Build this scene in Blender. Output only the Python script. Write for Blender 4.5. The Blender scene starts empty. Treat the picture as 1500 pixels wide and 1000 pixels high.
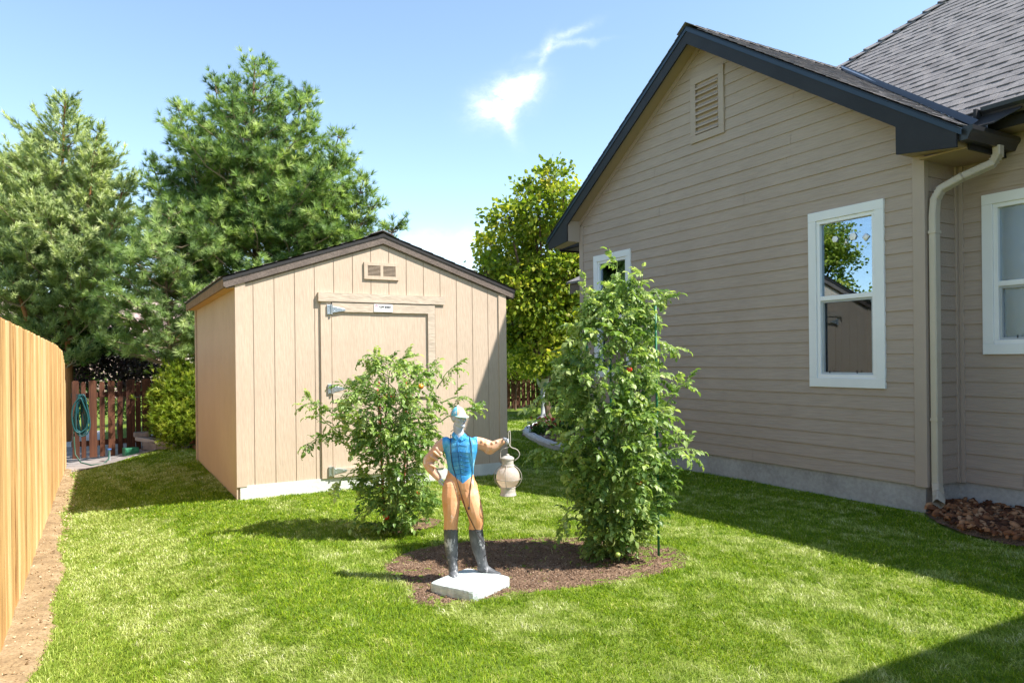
import bpy, math, random
import numpy as np
from mathutils import Vector, Matrix
from mathutils.bvhtree import BVHTree
random.seed(7); RS = np.random.RandomState(11)
sc = bpy.context.scene
COL = sc.collection
PI = math.pi
# ------------------------------------------------------------------ camera model
FPX = 1053.0; YAW = math.atan(600 / 1053.0); ROLL = math.atan(.011); CH = 1.37; VS = 25.4
cF = np.array([math.sin(YAW), math.cos(YAW), 0.]); cR = np.array([math.cos(YAW), -math.sin(YAW), 0.]); cZ = np.array([0, 0, 1.])
cC = np.array([0, 0, CH])
def ray(x, y):
    a = x - 750; B = 500 - y + VS
    return cR * (a * math.cos(ROLL) + B * math.sin(ROLL)) + cZ * (-a * math.sin(ROLL) + B * math.cos(ROLL)) + cF * FPX
def S(px, py, D): return cC + ray(px, py) / FPX * D
def G(px, py, z=0.):
    d = ray(px, py); return cC + d * (z - CH) / d[2]
cam = bpy.data.cameras.new('camera'); camo = bpy.data.objects.new('camera', cam); COL.objects.link(camo)
cam.sensor_width = 36; cam.lens = 36 * FPX / 1500; cam.shift_y = VS / 1500; cam.clip_end = 2000; cam.clip_start = .05
xa = cR * math.cos(ROLL) - cZ * math.sin(ROLL); ya = cR * math.sin(ROLL) + cZ * math.cos(ROLL)
M = Matrix.Identity(4)
for i in range(3):
    M[i][0] = xa[i]; M[i][1] = ya[i]; M[i][2] = -cF[i]; M[i][3] = cC[i]
camo.matrix_world = M
sc.camera = camo
# ------------------------------------------------------------------ nodes
def mat(name):
    m = bpy.data.materials.new(name); m.use_nodes = True; nt = m.node_tree; nt.nodes.clear()
    out = nt.nodes.new('ShaderNodeOutputMaterial'); return m, nt, out
def N(nt, t, **k):
    n = nt.nodes.new(t)
    for a, v in k.items():
        if a.startswith('i_'):
            key = a[2:]; key = int(key) if key.isdigit() else key.replace('_', ' ')
            n.inputs[key].default_value = v
        else: setattr(n, a, v)
    return n
def L(nt, a, b): nt.links.new(a, b)
def ramp(nt, fac, stops):
    r = nt.nodes.new('ShaderNodeValToRGB'); e = r.color_ramp.elements
    while len(e) < len(stops): e.new(0.5)
    for q, (p, c) in zip(e, stops): q.position = p; q.color = (*c, 1)
    L(nt, fac, r.inputs['Fac']); return r.outputs['Color']
def coords(nt, scale=(1, 1, 1), kind='Object', rot=(0, 0, 0)):
    tc = nt.nodes.new('ShaderNodeTexCoord'); mp = nt.nodes.new('ShaderNodeMapping')
    mp.inputs['Scale'].default_value = scale; mp.inputs['Rotation'].default_value = rot
    L(nt, tc.outputs[kind], mp.inputs['Vector']); return mp.outputs['Vector']
def noisy(name, c1, c2, scale=4, sc3=(1, 1, 1), rough=.7, bump=.2, bscale=None, bsc3=None, c3=None, spec=.3, detail=6, metal=0., bdist=.01, stops=None, fine=None):
    m, nt, out = mat(name)
    p = N(nt, 'ShaderNodeBsdfPrincipled'); p.inputs['Roughness'].default_value = rough; p.inputs['Specular IOR Level'].default_value = spec; p.inputs['Metallic'].default_value = metal
    v = coords(nt, sc3); n = N(nt, 'ShaderNodeTexNoise', i_Scale=scale, i_Detail=detail, i_Roughness=.6); L(nt, v, n.inputs['Vector'])
    st = stops or ([(.3, c1), (.7, c2)] if c3 is None else [(.28, c1), (.5, c2), (.72, c3)])
    col = ramp(nt, n.outputs['Fac'], st)
    if fine:
        v3 = coords(nt, fine[1]); n3 = N(nt, 'ShaderNodeTexNoise', i_Scale=fine[0], i_Detail=4); L(nt, v3, n3.inputs['Vector'])
        mr = N(nt, 'ShaderNodeMapRange', i_From_Min=.3, i_From_Max=.7, i_To_Min=1 - fine[2], i_To_Max=1 + fine[2]); L(nt, n3.outputs['Fac'], mr.inputs['Value'])
        vm = N(nt, 'ShaderNodeVectorMath', operation='SCALE'); L(nt, col, vm.inputs[0]); L(nt, mr.outputs['Result'], vm.inputs['Scale']); col = vm.outputs['Vector']
    L(nt, col, p.inputs['Base Color'])
    if bump:
        v2 = coords(nt, bsc3 or sc3); n2 = N(nt, 'ShaderNodeTexNoise', i_Scale=bscale or scale * 6, i_Detail=5); L(nt, v2, n2.inputs['Vector'])
        b = N(nt, 'ShaderNodeBump', i_Strength=bump, i_Distance=bdist); L(nt, n2.outputs['Fac'], b.inputs['Height']); L(nt, b.outputs['Normal'], p.inputs['Normal'])
    L(nt, p.outputs['BSDF'], out.inputs['Surface']); return m
def foliage(name, stops, transl=.35, rough=.5, spec=.25, tcol=1.3, nscale=1.2, namp=.35):
    """leaf colours come from a per-leaf attribute mixed with a slow noise"""
    m, nt, out = mat(name)
    at = N(nt, 'ShaderNodeAttribute', attribute_name='rnd')
    n = N(nt, 'ShaderNodeTexNoise', i_Scale=nscale, i_Detail=2); L(nt, coords(nt), n.inputs['Vector'])
    mm = N(nt, 'ShaderNodeMath', operation='MULTIPLY_ADD'); L(nt, n.outputs['Fac'], mm.inputs[0]); mm.inputs[1].default_value = namp * 2
    ad = N(nt, 'ShaderNodeMath', operation='SUBTRACT'); L(nt, at.outputs['Fac'], ad.inputs[0]); ad.inputs[1].default_value = namp
    L(nt, ad.outputs[0], mm.inputs[2])
    col = ramp(nt, mm.outputs[0], stops)
    p = N(nt, 'ShaderNodeBsdfPrincipled'); p.inputs['Roughness'].default_value = rough; p.inputs['Specular IOR Level'].default_value = spec
    L(nt, col, p.inputs['Base Color'])
    t = N(nt, 'ShaderNodeBsdfTranslucent'); sc_ = N(nt, 'ShaderNodeVectorMath', operation='MULTIPLY'); L(nt, col, sc_.inputs[0]); sc_.inputs[1].default_value = (tcol * 1.15, tcol * 1.2, tcol * .6)
    L(nt, sc_.outputs['Vector'], t.inputs['Color'])
    mx = N(nt, 'ShaderNodeMixShader'); mx.inputs[0].default_value = transl; L(nt, p.outputs['BSDF'], mx.inputs[1]); L(nt, t.outputs['BSDF'], mx.inputs[2])
    L(nt, mx.outputs[0], out.inputs['Surface']); return m
# ------------------------------------------------------------------ mesh helpers
def tag(o, label=None, cat=None, group=None, kind=None):
    if label: o['label'] = label
    if cat: o['category'] = cat
    if group: o['group'] = group
    if kind: o['kind'] = kind
    return o
def thing(name, label, cat, loc=(0, 0, 0), group=None):
    o = bpy.data.objects.new(name, None); COL.objects.link(o); o.location = loc; o.empty_display_size = .1
    return tag(o, label, cat, group)
class MB:
    """collects shapes in world space; build() links them as one mesh"""
    def __init__(s): s.v = []; s.f = []; s.mi = []; s.cur = 0
    def add(s, vs, fs):
        o = len(s.v); s.v += [tuple(map(float, q)) for q in vs]
        for f in fs: s.f.append([i + o for i in f]); s.mi.append(s.cur)
    def box(s, a, b):
        x0, x1 = sorted((a[0], b[0])); y0, y1 = sorted((a[1], b[1])); z0, z1 = sorted((a[2], b[2]))
        s.add([(x0,y0,z0),(x1,y0,z0),(x1,y1,z0),(x0,y1,z0),(x0,y0,z1),(x1,y0,z1),(x1,y1,z1),(x0,y1,z1)],
              [(0,3,2,1),(4,5,6,7),(0,1,5,4),(1,2,6,5),(2,3,7,6),(3,0,4,7)])
    def prism(s, poly, d):
        """poly: 3D polygon, d: extrusion vector"""
        n = len(poly); P = [np.array(p, float) for p in poly]; d = np.array(d, float)
        nn = np.zeros(3)
        for i in range(n): nn += np.cross(P[i] - P[0], P[(i + 1) % n] - P[0])
        if nn @ d > 0: P = P[::-1]
        s.add(P + [p + d for p in P], [list(range(n)), list(range(2 * n - 1, n - 1, -1))] + [(i, i + n, (i + 1) % n + n, (i + 1) % n) for i in range(n)])
    def tube(s, pts, r, seg=8, caps=True, flat=1.0):
        P = [np.array(p, float) for p in pts]; n = len(P)
        rr = r if hasattr(r, '__len__') else [r] * n
        t0 = P[1] - P[0]; t0 /= np.linalg.norm(t0) + 1e-9
        up = np.array([0, 0, 1.]) if abs(t0[2]) < .9 else np.array([1., 0, 0])
        a = np.cross(t0, up); a /= np.linalg.norm(a); vs = []
        for i in range(n):
            t = P[min(i + 1, n - 1)] - P[max(i - 1, 0)]; t /= np.linalg.norm(t) + 1e-9
            a = a - t * (a @ t); a /= np.linalg.norm(a) + 1e-9; b = np.cross(t, a)
            for k in range(seg):
                an = 2 * PI * k / seg; vs.append(P[i] + (a * math.cos(an) + b * math.sin(an) * flat) * rr[i])
        fs = [(i * seg + k, i * seg + (k + 1) % seg, (i + 1) * seg + (k + 1) % seg, (i + 1) * seg + k) for i in range(n - 1) for k in range(seg)]
        if caps: fs += [list(range(seg))[::-1], list(range((n - 1) * seg, n * seg))]
        s.add(vs, fs)
    def lathe(s, c, prof, seg=24, axis=(0, 0, 1)):
        ax = Vector(axis).normalized(); q = Vector((0, 0, 1)).rotation_difference(ax); vs = []
        for (r, z) in prof:
            for k in range(seg):
                an = 2 * PI * k / seg; w = q @ Vector((r * math.cos(an), r * math.sin(an), z)); vs.append((w.x + c[0], w.y + c[1], w.z + c[2]))
        n = len(prof)
        fs = [(i * seg + k, i * seg + (k + 1) % seg, (i + 1) * seg + (k + 1) % seg, (i + 1) * seg + k) for i in range(n - 1) for k in range(seg)]
        if prof[0][0] > 1e-5: fs.append(list(range(seg))[::-1])
        if prof[-1][0] > 1e-5: fs.append(list(range((n - 1) * seg, n * seg)))
        s.add(vs, fs)
    def ell(s, c, r, seg=16, rings=10, fr=None):
        fr = fr or (np.array([1, 0, 0.]), np.array([0, 1, 0.]), np.array([0, 0, 1.])); c = np.array(c, float); vs = []
        for i in range(1, rings):
            th = PI * i / rings
            for k in range(seg):
                an = 2 * PI * k / seg
                vs.append(c + fr[0] * r[0] * math.sin(th) * math.cos(an) + fr[1] * r[1] * math.sin(th) * math.sin(an) + fr[2] * r[2] * math.cos(th))
        a = len(vs); vs += [c + fr[2] * r[2], c - fr[2] * r[2]]
        fs = [(i * seg + k, (i + 1) * seg + k, (i + 1) * seg + (k + 1) % seg, i * seg + (k + 1) % seg) for i in range(rings - 2) for k in range(seg)]
        fs += [(a, k, (k + 1) % seg) for k in range(seg)] + [(a + 1, (rings - 2) * seg + (k + 1) % seg, (rings - 2) * seg + k) for k in range(seg)]
        s.add(vs, fs)
    def build(s, name, mats, parent=None, smooth=False, bevel=0, **tg):
        me = bpy.data.meshes.new(name)
        off = np.array(parent.location) if parent is not None and parent.type == 'EMPTY' and parent.parent is None else (np.array(parent['_o']) if parent is not None and '_o' in parent.keys() else np.zeros(3))
        vv = np.array(s.v) - off
        me.from_pydata(vv.tolist(), [], s.f)
        if not isinstance(mats, (list, tuple)): mats = [mats]
        for q in mats: me.materials.append(q)
        me.polygons.foreach_set('material_index', s.mi)
        if smooth: me.polygons.foreach_set('use_smooth', [True] * len(me.polygons))
        me.update()
        o = bpy.data.objects.new(name, me); COL.objects.link(o)
        if parent is not None: o.parent = parent
        o['_o'] = [float(q) for q in off]
        if bevel:
            b = o.modifiers.new('b', 'BEVEL'); b.width = bevel; b.segments = 2; b.limit_method = 'ANGLE'; b.angle_limit = .6
        tag(o, **tg); return o
def tri_mesh(name, V, T, rnd, mtl, parent=None, extra=None, smooth=False):
    """fast triangle mesh from numpy, with per-vertex float attribute rnd"""
    me = bpy.data.meshes.new(name)
    if parent is not None: V = V - np.array(parent.location)
    me.vertices.add(len(V)); me.vertices.foreach_set('co', V.astype(np.float32).ravel())
    me.loops.add(T.size); me.loops.foreach_set('vertex_index', T.astype(np.int32).ravel())
    me.polygons.add(len(T)); me.polygons.foreach_set('loop_start', np.arange(0, T.size, 3, dtype=np.int32))
    try: me.polygons.foreach_set('loop_total', np.full(len(T), 3, dtype=np.int32))
    except Exception: pass
    if smooth: me.polygons.foreach_set('use_smooth', np.ones(len(T), dtype=bool))
    a = me.attributes.new('rnd', 'FLOAT', 'POINT'); a.data.foreach_set('value', rnd.astype(np.float32))
    if extra is not None:
        a = me.attributes.new('patch', 'FLOAT', 'POINT'); a.data.foreach_set('value', extra.astype(np.float32))
    me.update(calc_edges=True); me.materials.append(mtl)
    o = bpy.data.objects.new(name, me); COL.objects.link(o)
    if parent is not None: o.parent = parent
    return o
def inst(TV, TT, pos, Zd, Xd, size, rnd):
    """instances of a template; Zd main axis, Xd hint; returns verts,tris,rnd"""
    Zd = Zd / (np.linalg.norm(Zd, axis=1, keepdims=True) + 1e-9)
    Xd = Xd - Zd * np.sum(Xd * Zd, axis=1, keepdims=True); Xd /= (np.linalg.norm(Xd, axis=1, keepdims=True) + 1e-9)
    Yd = np.cross(Zd, Xd); n = len(pos); k = len(TV); size = np.asarray(size).reshape(-1, 1, 1) if np.ndim(size) else size
    V = (TV[None, :, 0:1] * Xd[:, None, :] + TV[None, :, 1:2] * Yd[:, None, :] + TV[None, :, 2:3] * Zd[:, None, :]) * size + pos[:, None, :]
    T = TT[None] + (np.arange(n) * k)[:, None, None]
    return V.reshape(-1, 3), T.reshape(-1, 3), np.repeat(rnd, k)
def merge(parts):
    V = []; T = []; R_ = []; o = 0
    for v, t, r in parts: V.append(v); T.append(t + o); R_.append(r); o += len(v)
    return np.concatenate(V), np.concatenate(T), np.concatenate(R_)
def rdir(n): v = RS.normal(size=(n, 3)); return v / np.linalg.norm(v, axis=1, keepdims=True)
class VN:
    """2D value noise"""
    def __init__(s, seed): s.g = np.random.RandomState(seed).rand(256, 256)
    def __call__(s, x, y):
        xi = np.floor(x).astype(int); yi = np.floor(y).astype(int); fx = x - xi; fy = y - yi; fx = fx * fx * (3 - 2 * fx); fy = fy * fy * (3 - 2 * fy)
        g = s.g; a = g[xi % 256, yi % 256]; b = g[(xi + 1) % 256, yi % 256]; c = g[xi % 256, (yi + 1) % 256]; d = g[(xi + 1) % 256, (yi + 1) % 256]
        return (a * (1 - fx) + b * fx) * (1 - fy) + (c * (1 - fx) + d * fx) * fy
VN1, VN2, VN3 = VN(1), VN(2), VN(3)
def inpoly(x, y, poly):
    r = np.zeros(np.shape(x), bool); n = len(poly)
    for i in range(n):
        x0, y0 = poly[i]; x1, y1 = poly[(i + 1) % n]
        c = ((y0 > y) != (y1 > y)) & (x < (x1 - x0) * (y - y0) / ((y1 - y0) + 1e-12) + x0); r ^= c
    return r
def gh(x, y):
    t = np.clip((1.2 - np.asarray(x, float)) / 1.6, 0, 1); t = t * t * (3 - 2 * t); return -.2 * t
# ------------------------------------------------------------------ sun, sky
SUN = np.array([.56, -.55, 1.0]); SUN /= np.linalg.norm(SUN)
elev = math.asin(SUN[2])
sl = bpy.data.lights.new('sun', 'SUN'); sl.energy = 4.75; sl.angle = math.radians(.55); sl.color = (1, .955, .88)
so = bpy.data.objects.new('sun', sl); COL.objects.link(so); so.rotation_euler = Vector(SUN).to_track_quat('Z', 'Y').to_euler()
W = bpy.data.worlds.new('World'); sc.world = W; W.use_nodes = True; nt = W.node_tree; nt.nodes.clear()
wo = N(nt, 'ShaderNodeOutputWorld'); bg = N(nt, 'ShaderNodeBackground', i_Strength=.122)
sky = N(nt, 'ShaderNodeTexSky', sky_type='NISHITA', sun_disc=False); sky.sun_elevation = elev; sky.sun_rotation = math.atan2(SUN[0], SUN[1]); sky.air_density = 1.0; sky.dust_density = .5; sky.ozone_density = .7; sky.altitude = 800
tc = N(nt, 'ShaderNodeTexCoord')
def cloud_dir(px, py): d = ray(px, py); return d / np.linalg.norm(d)
def gauss(px, py, ang, sx, sy, amp):
    """soft lobe round a fixed sky direction"""
    d = cloud_dir(px, py); u = np.cross(d, [0, 0, 1.]); u /= np.linalg.norm(u); v = np.cross(u, d)
    ca, sa = math.cos(math.radians(ang)), math.sin(math.radians(ang)); a = (u * ca + v * sa) / sx; b = (-u * sa + v * ca) / sy
    da = N(nt, 'ShaderNodeVectorMath', operation='DOT_PRODUCT'); L(nt, warp, da.inputs[0]); da.inputs[1].default_value = tuple(a)
    db = N(nt, 'ShaderNodeVectorMath', operation='DOT_PRODUCT'); L(nt, warp, db.inputs[0]); db.inputs[1].default_value = tuple(b)
    aa = N(nt, 'ShaderNodeMath', operation='MULTIPLY'); L(nt, da.outputs['Value'], aa.inputs[0]); L(nt, da.outputs['Value'], aa.inputs[1])
    s = N(nt, 'ShaderNodeMath', operation='MULTIPLY_ADD'); L(nt, db.outputs['Value'], s.inputs[0]); L(nt, db.outputs['Value'], s.inputs[1]); L(nt, aa.outputs[0], s.inputs[2])
    ng = N(nt, 'ShaderNodeMath', operation='MULTIPLY'); L(nt, s.outputs[0], ng.inputs[0]); ng.inputs[1].default_value = -1
    ex = N(nt, 'ShaderNodeMath', operation='EXPONENT'); L(nt, ng.outputs[0], ex.inputs[0])
    am = N(nt, 'ShaderNodeMath', operation='MULTIPLY'); L(nt, ex.outputs[0], am.inputs[0]); am.inputs[1].default_value = amp
    return am.outputs[0]
nz = N(nt, 'ShaderNodeTexNoise', i_Scale=16., i_Detail=5, i_Roughness=.55); L(nt, tc.outputs['Generated'], nz.inputs['Vector'])
nsub = N(nt, 'ShaderNodeVectorMath', operation='SUBTRACT'); L(nt, nz.outputs['Color'], nsub.inputs[0]); nsub.inputs[1].default_value = (.5, .5, .5)
nsc = N(nt, 'ShaderNodeVectorMath', operation='SCALE'); L(nt, nsub.outputs['Vector'], nsc.inputs[0]); nsc.inputs['Scale'].default_value = .036
wa = N(nt, 'ShaderNodeVectorMath', operation='ADD'); L(nt, tc.outputs['Generated'], wa.inputs[0]); L(nt, nsc.outputs['Vector'], wa.inputs[1]); warp = wa.outputs['Vector']
lobes = [(740, 147, 25, .037, .021, 1.15), (768, 130, 20, .022, .010, .6), (742, 178, 115, .024, .009, .55), (712, 158, -30, .02, .008, .3),
         (800, 82, 62, .020, .005, .36), (832, 56, 25, .032, .005, .38), (828, 72, 8, .040, .0035, .36), (650, 358, 8, .06, .016, .5), (600, 395, 0, .2, .03, .3)]
tot = None
for lb in lobes:
    g_ = gauss(*lb)
    if tot is None: tot = g_
    else:
        ad = N(nt, 'ShaderNodeMath', operation='ADD'); L(nt, tot, ad.inputs[0]); L(nt, g_, ad.inputs[1]); tot = ad.outputs[0]
n2 = N(nt, 'ShaderNodeTexNoise', i_Scale=46., i_Detail=8, i_Roughness=.7); mpn = N(nt, 'ShaderNodeMapping'); mpn.inputs['Scale'].default_value = (1, .6, 1.8); L(nt, warp, mpn.inputs['Vector']); L(nt, mpn.outputs[0], n2.inputs['Vector'])
mr = N(nt, 'ShaderNodeMapRange', i_From_Min=.28, i_From_Max=.72, i_To_Min=.12, i_To_Max=1.05); L(nt, n2.outputs['Fac'], mr.inputs['Value'])
mu = N(nt, 'ShaderNodeMath', operation='MULTIPLY', use_clamp=True); L(nt, tot, mu.inputs[0]); L(nt, mr.outputs['Result'], mu.inputs[1])
hs = N(nt, 'ShaderNodeHueSaturation', i_Hue=.492, i_Saturation=.95, i_Value=1.06); L(nt, sky.outputs['Color'], hs.inputs['Color'])
mc = N(nt, 'ShaderNodeMix', data_type='RGBA'); L(nt, mu.outputs[0], mc.inputs['Factor']); L(nt, hs.outputs['Color'], mc.inputs['A']); mc.inputs['B'].default_value = (6.2, 6.4, 6.6, 1)
L(nt, mc.outputs['Result'], bg.inputs['Color']); L(nt, bg.outputs[0], wo.inputs['Surface'])
sc.view_settings.view_transform = 'Standard'; sc.view_settings.look = 'None'; sc.view_settings.gamma = 1; sc.view_settings.exposure = 1.24
# ------------------------------------------------------------------ materials
m_siding = noisy('taupe_lap_siding', (.37, .295, .245), (.405, .326, .272), 1.3, (1, 1, 1), .62, .35, 60, (1, .10, 1.2), spec=.25, fine=(45, (1, .12, 1.6), .07))
m_trim = noisy('taupe_trim', (.385, .308, .255), (.415, .335, .278), 3, rough=.6, bump=.2, bscale=50, bsc3=(1, 1, .15))
m_soffit = noisy('soffit_paint', (.35, .27, .185), (.38, .295, .205), 2, rough=.7, bump=.1)
m_charcoal = noisy('charcoal_fascia', (.019, .019, .022), (.027, .027, .031), 3, rough=.5, bump=.15, bscale=60, spec=.25)
m_drip = noisy('blue_black_metal_edge', (.008, .022, .045), (.011, .028, .055), 3, rough=.35, bump=0, spec=.5)
m_gut = noisy('black_gutter_metal', (.016, .017, .02), (.024, .025, .028), 3, rough=.3, bump=.05, spec=.6)
m_flash = noisy('galvanised_flashing', (.5, .52, .56), (.6, .62, .66), 3, rough=.35, bump=.05, metal=.5)
m_down = noisy('downspout_beige', (.46, .40, .32), (.50, .44, .355), 5, rough=.4, bump=.05, spec=.5)
m_conc = noisy('foundation_concrete', (.27, .26, .25), (.36, .345, .33), 2.2, rough=.9, bump=.5, bscale=26, c3=(.42, .41, .40), fine=(30, (1, 1, 1), .12))
m_white = noisy('white_window_trim', (.74, .75, .76), (.80, .81, .82), 2, rough=.45, bump=.06, bscale=70, bsc3=(1, 1, .15))
m_vinyl = noisy('white_vinyl_sash', (.76, .77, .79), (.81, .82, .83), 2, rough=.3, bump=0, spec=.5)
m_shedw = noisy('shed_siding_tan', (.475, .367, .275), (.525, .412, .314), 1.5, rough=.75, bump=.35, bscale=50, bsc3=(1, 1, .14), fine=(60, (1, 1, .18), .065))
m_shedt = noisy('shed_trim_tan', (.44, .355, .275), (.51, .42, .33), 4, (1, 1, 1), .75, .5, 40, (.3, 1, 1), fine=(60, (.2, .2, 1), .12))
m_shedf = noisy('shed_fascia_brown', (.115, .088, .075), (.16, .125, .105), 6, rough=.75, bump=.4, bscale=50, fine=(70, (1, 1, 1), .25))
m_skid = noisy('shed_sill_white', (.52, .53, .50), (.68, .68, .64), 5, rough=.8, bump=.3)
m_black = noisy('dark_roof_edge', (.02, .018, .018), (.03, .027, .027), 5, rough=.6, bump=.1)
m_shing = noisy('shingle_granules', (.13, .12, .122), (.20, .185, .185), 5, (1, 1, 1), .9, .6, 220, c3=(.27, .25, .245), fine=(160, (1, 1, 1), .28))
m_cedar = None
m_steel = noisy('galvanised_steel', (.42, .45, .48), (.58, .6, .62), 14, rough=.35, bump=.1, metal=.85)
m_dark = noisy('dark_interior', (.05, .045, .04), (.08, .07, .06), 2, rough=.9, bump=0)
m_bark = noisy('pine_bark', (.10, .06, .04), (.20, .13, .09), 9, (1, 1, .25), .9, .8, 20)
m_barko = noisy('orange_pine_bark', (.22, .085, .035), (.40, .17, .07), 9, (1, 1, .25), .9, .8, 20)
m_twig = noisy('twig_bark', (.20, .15, .10), (.34, .27, .19), 9, rough=.9, bump=0)
m_stem = noisy('tomato_stem', (.13, .20, .05), (.24, .32, .10), 9, rough=.6, bump=0)
m_soilm = noisy('brown_garden_soil', (.095, .056, .034), (.165, .102, .064), 7, rough=.95, bump=1.0, bscale=55, c3=(.27, .18, .12), bdist=.03, fine=(90, (1, 1, 1), .45))
m_dirt = noisy('tan_dry_dirt', (.165, .112, .06), (.25, .175, .095), 5, rough=.95, bump=.8, bscale=40, c3=(.33, .245, .15), fine=(70, (1, 1, 1), .3))
def mat_lawn():
    m, nt, out = mat('lawn_thatch'); p = N(nt, 'ShaderNodeBsdfPrincipled', i_Roughness=.95); p.inputs['Specular IOR Level'].default_value = .1
    n = N(nt, 'ShaderNodeTexNoise', i_Scale=2.2, i_Detail=8, i_Roughness=.65); L(nt, coords(nt), n.inputs['Vector'])
    L(nt, ramp(nt, n.outputs['Fac'], [(.3, (.09, .14, .018)), (.55, (.14, .19, .03)), (.75, (.20, .21, .06))]), p.inputs['Base Color'])
    L(nt, p.outputs[0], out.inputs['Surface']); return m
m_lawn = mat_lawn()
def mat_grass():
    m, nt, out = mat('grass_blades')
    a = N(nt, 'ShaderNodeAttribute', attribute_name='rnd'); b = N(nt, 'ShaderNodeAttribute', attribute_name='patch')
    c1 = ramp(nt, a.outputs['Fac'], [(0., (.07, .15, .005)), (.45, (.19, .305, .010)), (.8, (.34, .44, .02)), (.97, (.62, .60, .20))])
    c2 = ramp(nt, a.outputs['Fac'], [(0., (.24, .31, .04)), (.5, (.42, .49, .12)), (.85, (.62, .65, .30)), (1., (.80, .78, .54))])  # pale ramp: bleached blades, with highlights off the blades painted in
    mx = N(nt, 'ShaderNodeMix', data_type='RGBA'); L(nt, b.outputs['Fac'], mx.inputs['Factor']); L(nt, c1, mx.inputs['A']); L(nt, c2, mx.inputs['B'])
    p = N(nt, 'ShaderNodeBsdfPrincipled', i_Roughness=.5); p.inputs['Specular IOR Level'].default_value = .18; L(nt, mx.outputs['Result'], p.inputs['Base Color'])
    t = N(nt, 'ShaderNodeBsdfTranslucent'); L(nt, mx.outputs['Result'], t.inputs['Color'])
    ms = N(nt, 'ShaderNodeMixShader'); ms.inputs[0].default_value = .38; L(nt, p.outputs[0], ms.inputs[1]); L(nt, t.outputs[0], ms.inputs[2])
    L(nt, ms.outputs[0], out.inputs['Surface']); return m
m_grass = mat_grass()
def mat_wood(name, cols, sc_=3, zs=.06, rough=.75, streak=.25, axis=1):
    m, nt, out = mat(name); p = N(nt, 'ShaderNodeBsdfPrincipled', i_Roughness=rough); p.inputs['Specular IOR Level'].default_value = .2
    at = N(nt, 'ShaderNodeAttribute', attribute_name='board'); 
    n = N(nt, 'ShaderNodeTexNoise', i_Scale=sc_ * 9, i_Detail=6, i_Roughness=.65)
    mp = coords(nt, (1, 1, zs)); off = N(nt, 'ShaderNodeVectorMath', operation='ADD'); L(nt, mp, off.inputs[0]); L(nt, at.outputs['Color'], off.inputs[1]); L(nt, off.outputs[0], n.inputs['Vector'])
    sm = N(nt, 'ShaderNodeMath', operation='MULTIPLY_ADD'); L(nt, at.outputs['Alpha'], sm.inputs[0]); sm.inputs[1].default_value = streak
    L(nt, n.outputs['Fac'], sm.inputs[2])
    sb = N(nt, 'ShaderNodeMath', operation='SUBTRACT'); L(nt, sm.outputs[0], sb.inputs[0]); sb.inputs[1].default_value = streak * .5
    L(nt, ramp(nt, sb.outputs[0], cols), p.inputs['Base Color'])
    b = N(nt, 'ShaderNodeBump', i_Strength=.4, i_Distance=.004); L(nt, n.outputs['Fac'], b.inputs['Height']); L(nt, b.outputs[0], p.inputs['Normal'])
    L(nt, p.outputs[0], out.inputs['Surface']); return m
m_cedar = mat_wood('new_cedar_boards', [(.24, (.22, .10, .035)), (.38, (.50, .29, .11)), (.54, (.62, .395, .17)), (.74, (.74, .54, .30))], streak=.32)
m_redwood = mat_wood('red_brown_stained_pickets', [(.25, (.032, .014, .010)), (.5, (.078, .030, .017)), (.7, (.12, .050, .026))])
def mat_glass(name, refl=.5, rough=0., tint=(.75, .8, .8), bump=0, gcol=(.66, .80, .95)):
    m, nt, out = mat(name)
    tr = N(nt, 'ShaderNodeBsdfTransparent'); tr.inputs['Color'].default_value = (*tint, 1)
    gl = N(nt, 'ShaderNodeBsdfGlossy', i_Roughness=rough); gl.inputs['Color'].default_value = (*gcol, 1)
    if bump:
        n = N(nt, 'ShaderNodeTexNoise', i_Scale=170, i_Detail=2); L(nt, coords(nt), n.inputs['Vector']); b = N(nt, 'ShaderNodeBump', i_Strength=bump, i_Distance=.004); L(nt, n.outputs['Fac'], b.inputs['Height']); L(nt, b.outputs[0], gl.inputs['Normal'])
    fr = N(nt, 'ShaderNodeFresnel', i_IOR=1.5); mr = N(nt, 'ShaderNodeMapRange', i_To_Min=refl, i_To_Max=1.0); L(nt, fr.outputs[0], mr.inputs['Value'])
    mx = N(nt, 'ShaderNodeMixShader'); L(nt, mr.outputs[0], mx.inputs[0]); L(nt, tr.outputs[0], mx.inputs[1]); L(nt, gl.outputs[0], mx.inputs[2])
    L(nt, mx.outputs[0], out.inputs['Surface']); return m
m_glass = mat_glass('window_glass', .32, gcol=(.60, .74, .90))
m_glass2 = mat_glass('screened_window_glass', .05, .02, (.5, .48, .46))
m_frost = mat_glass('textured_glass', .45, .16, (.4, .45, .5), .8, (.62, .74, .86))
def plain(name, c, rough=.6, metal=0, spec=.3): return noisy(name, tuple(q * .9 for q in c), tuple(min(1, q * 1.08) for q in c), 8, rough=rough, bump=0, metal=metal, spec=spec)
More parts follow.
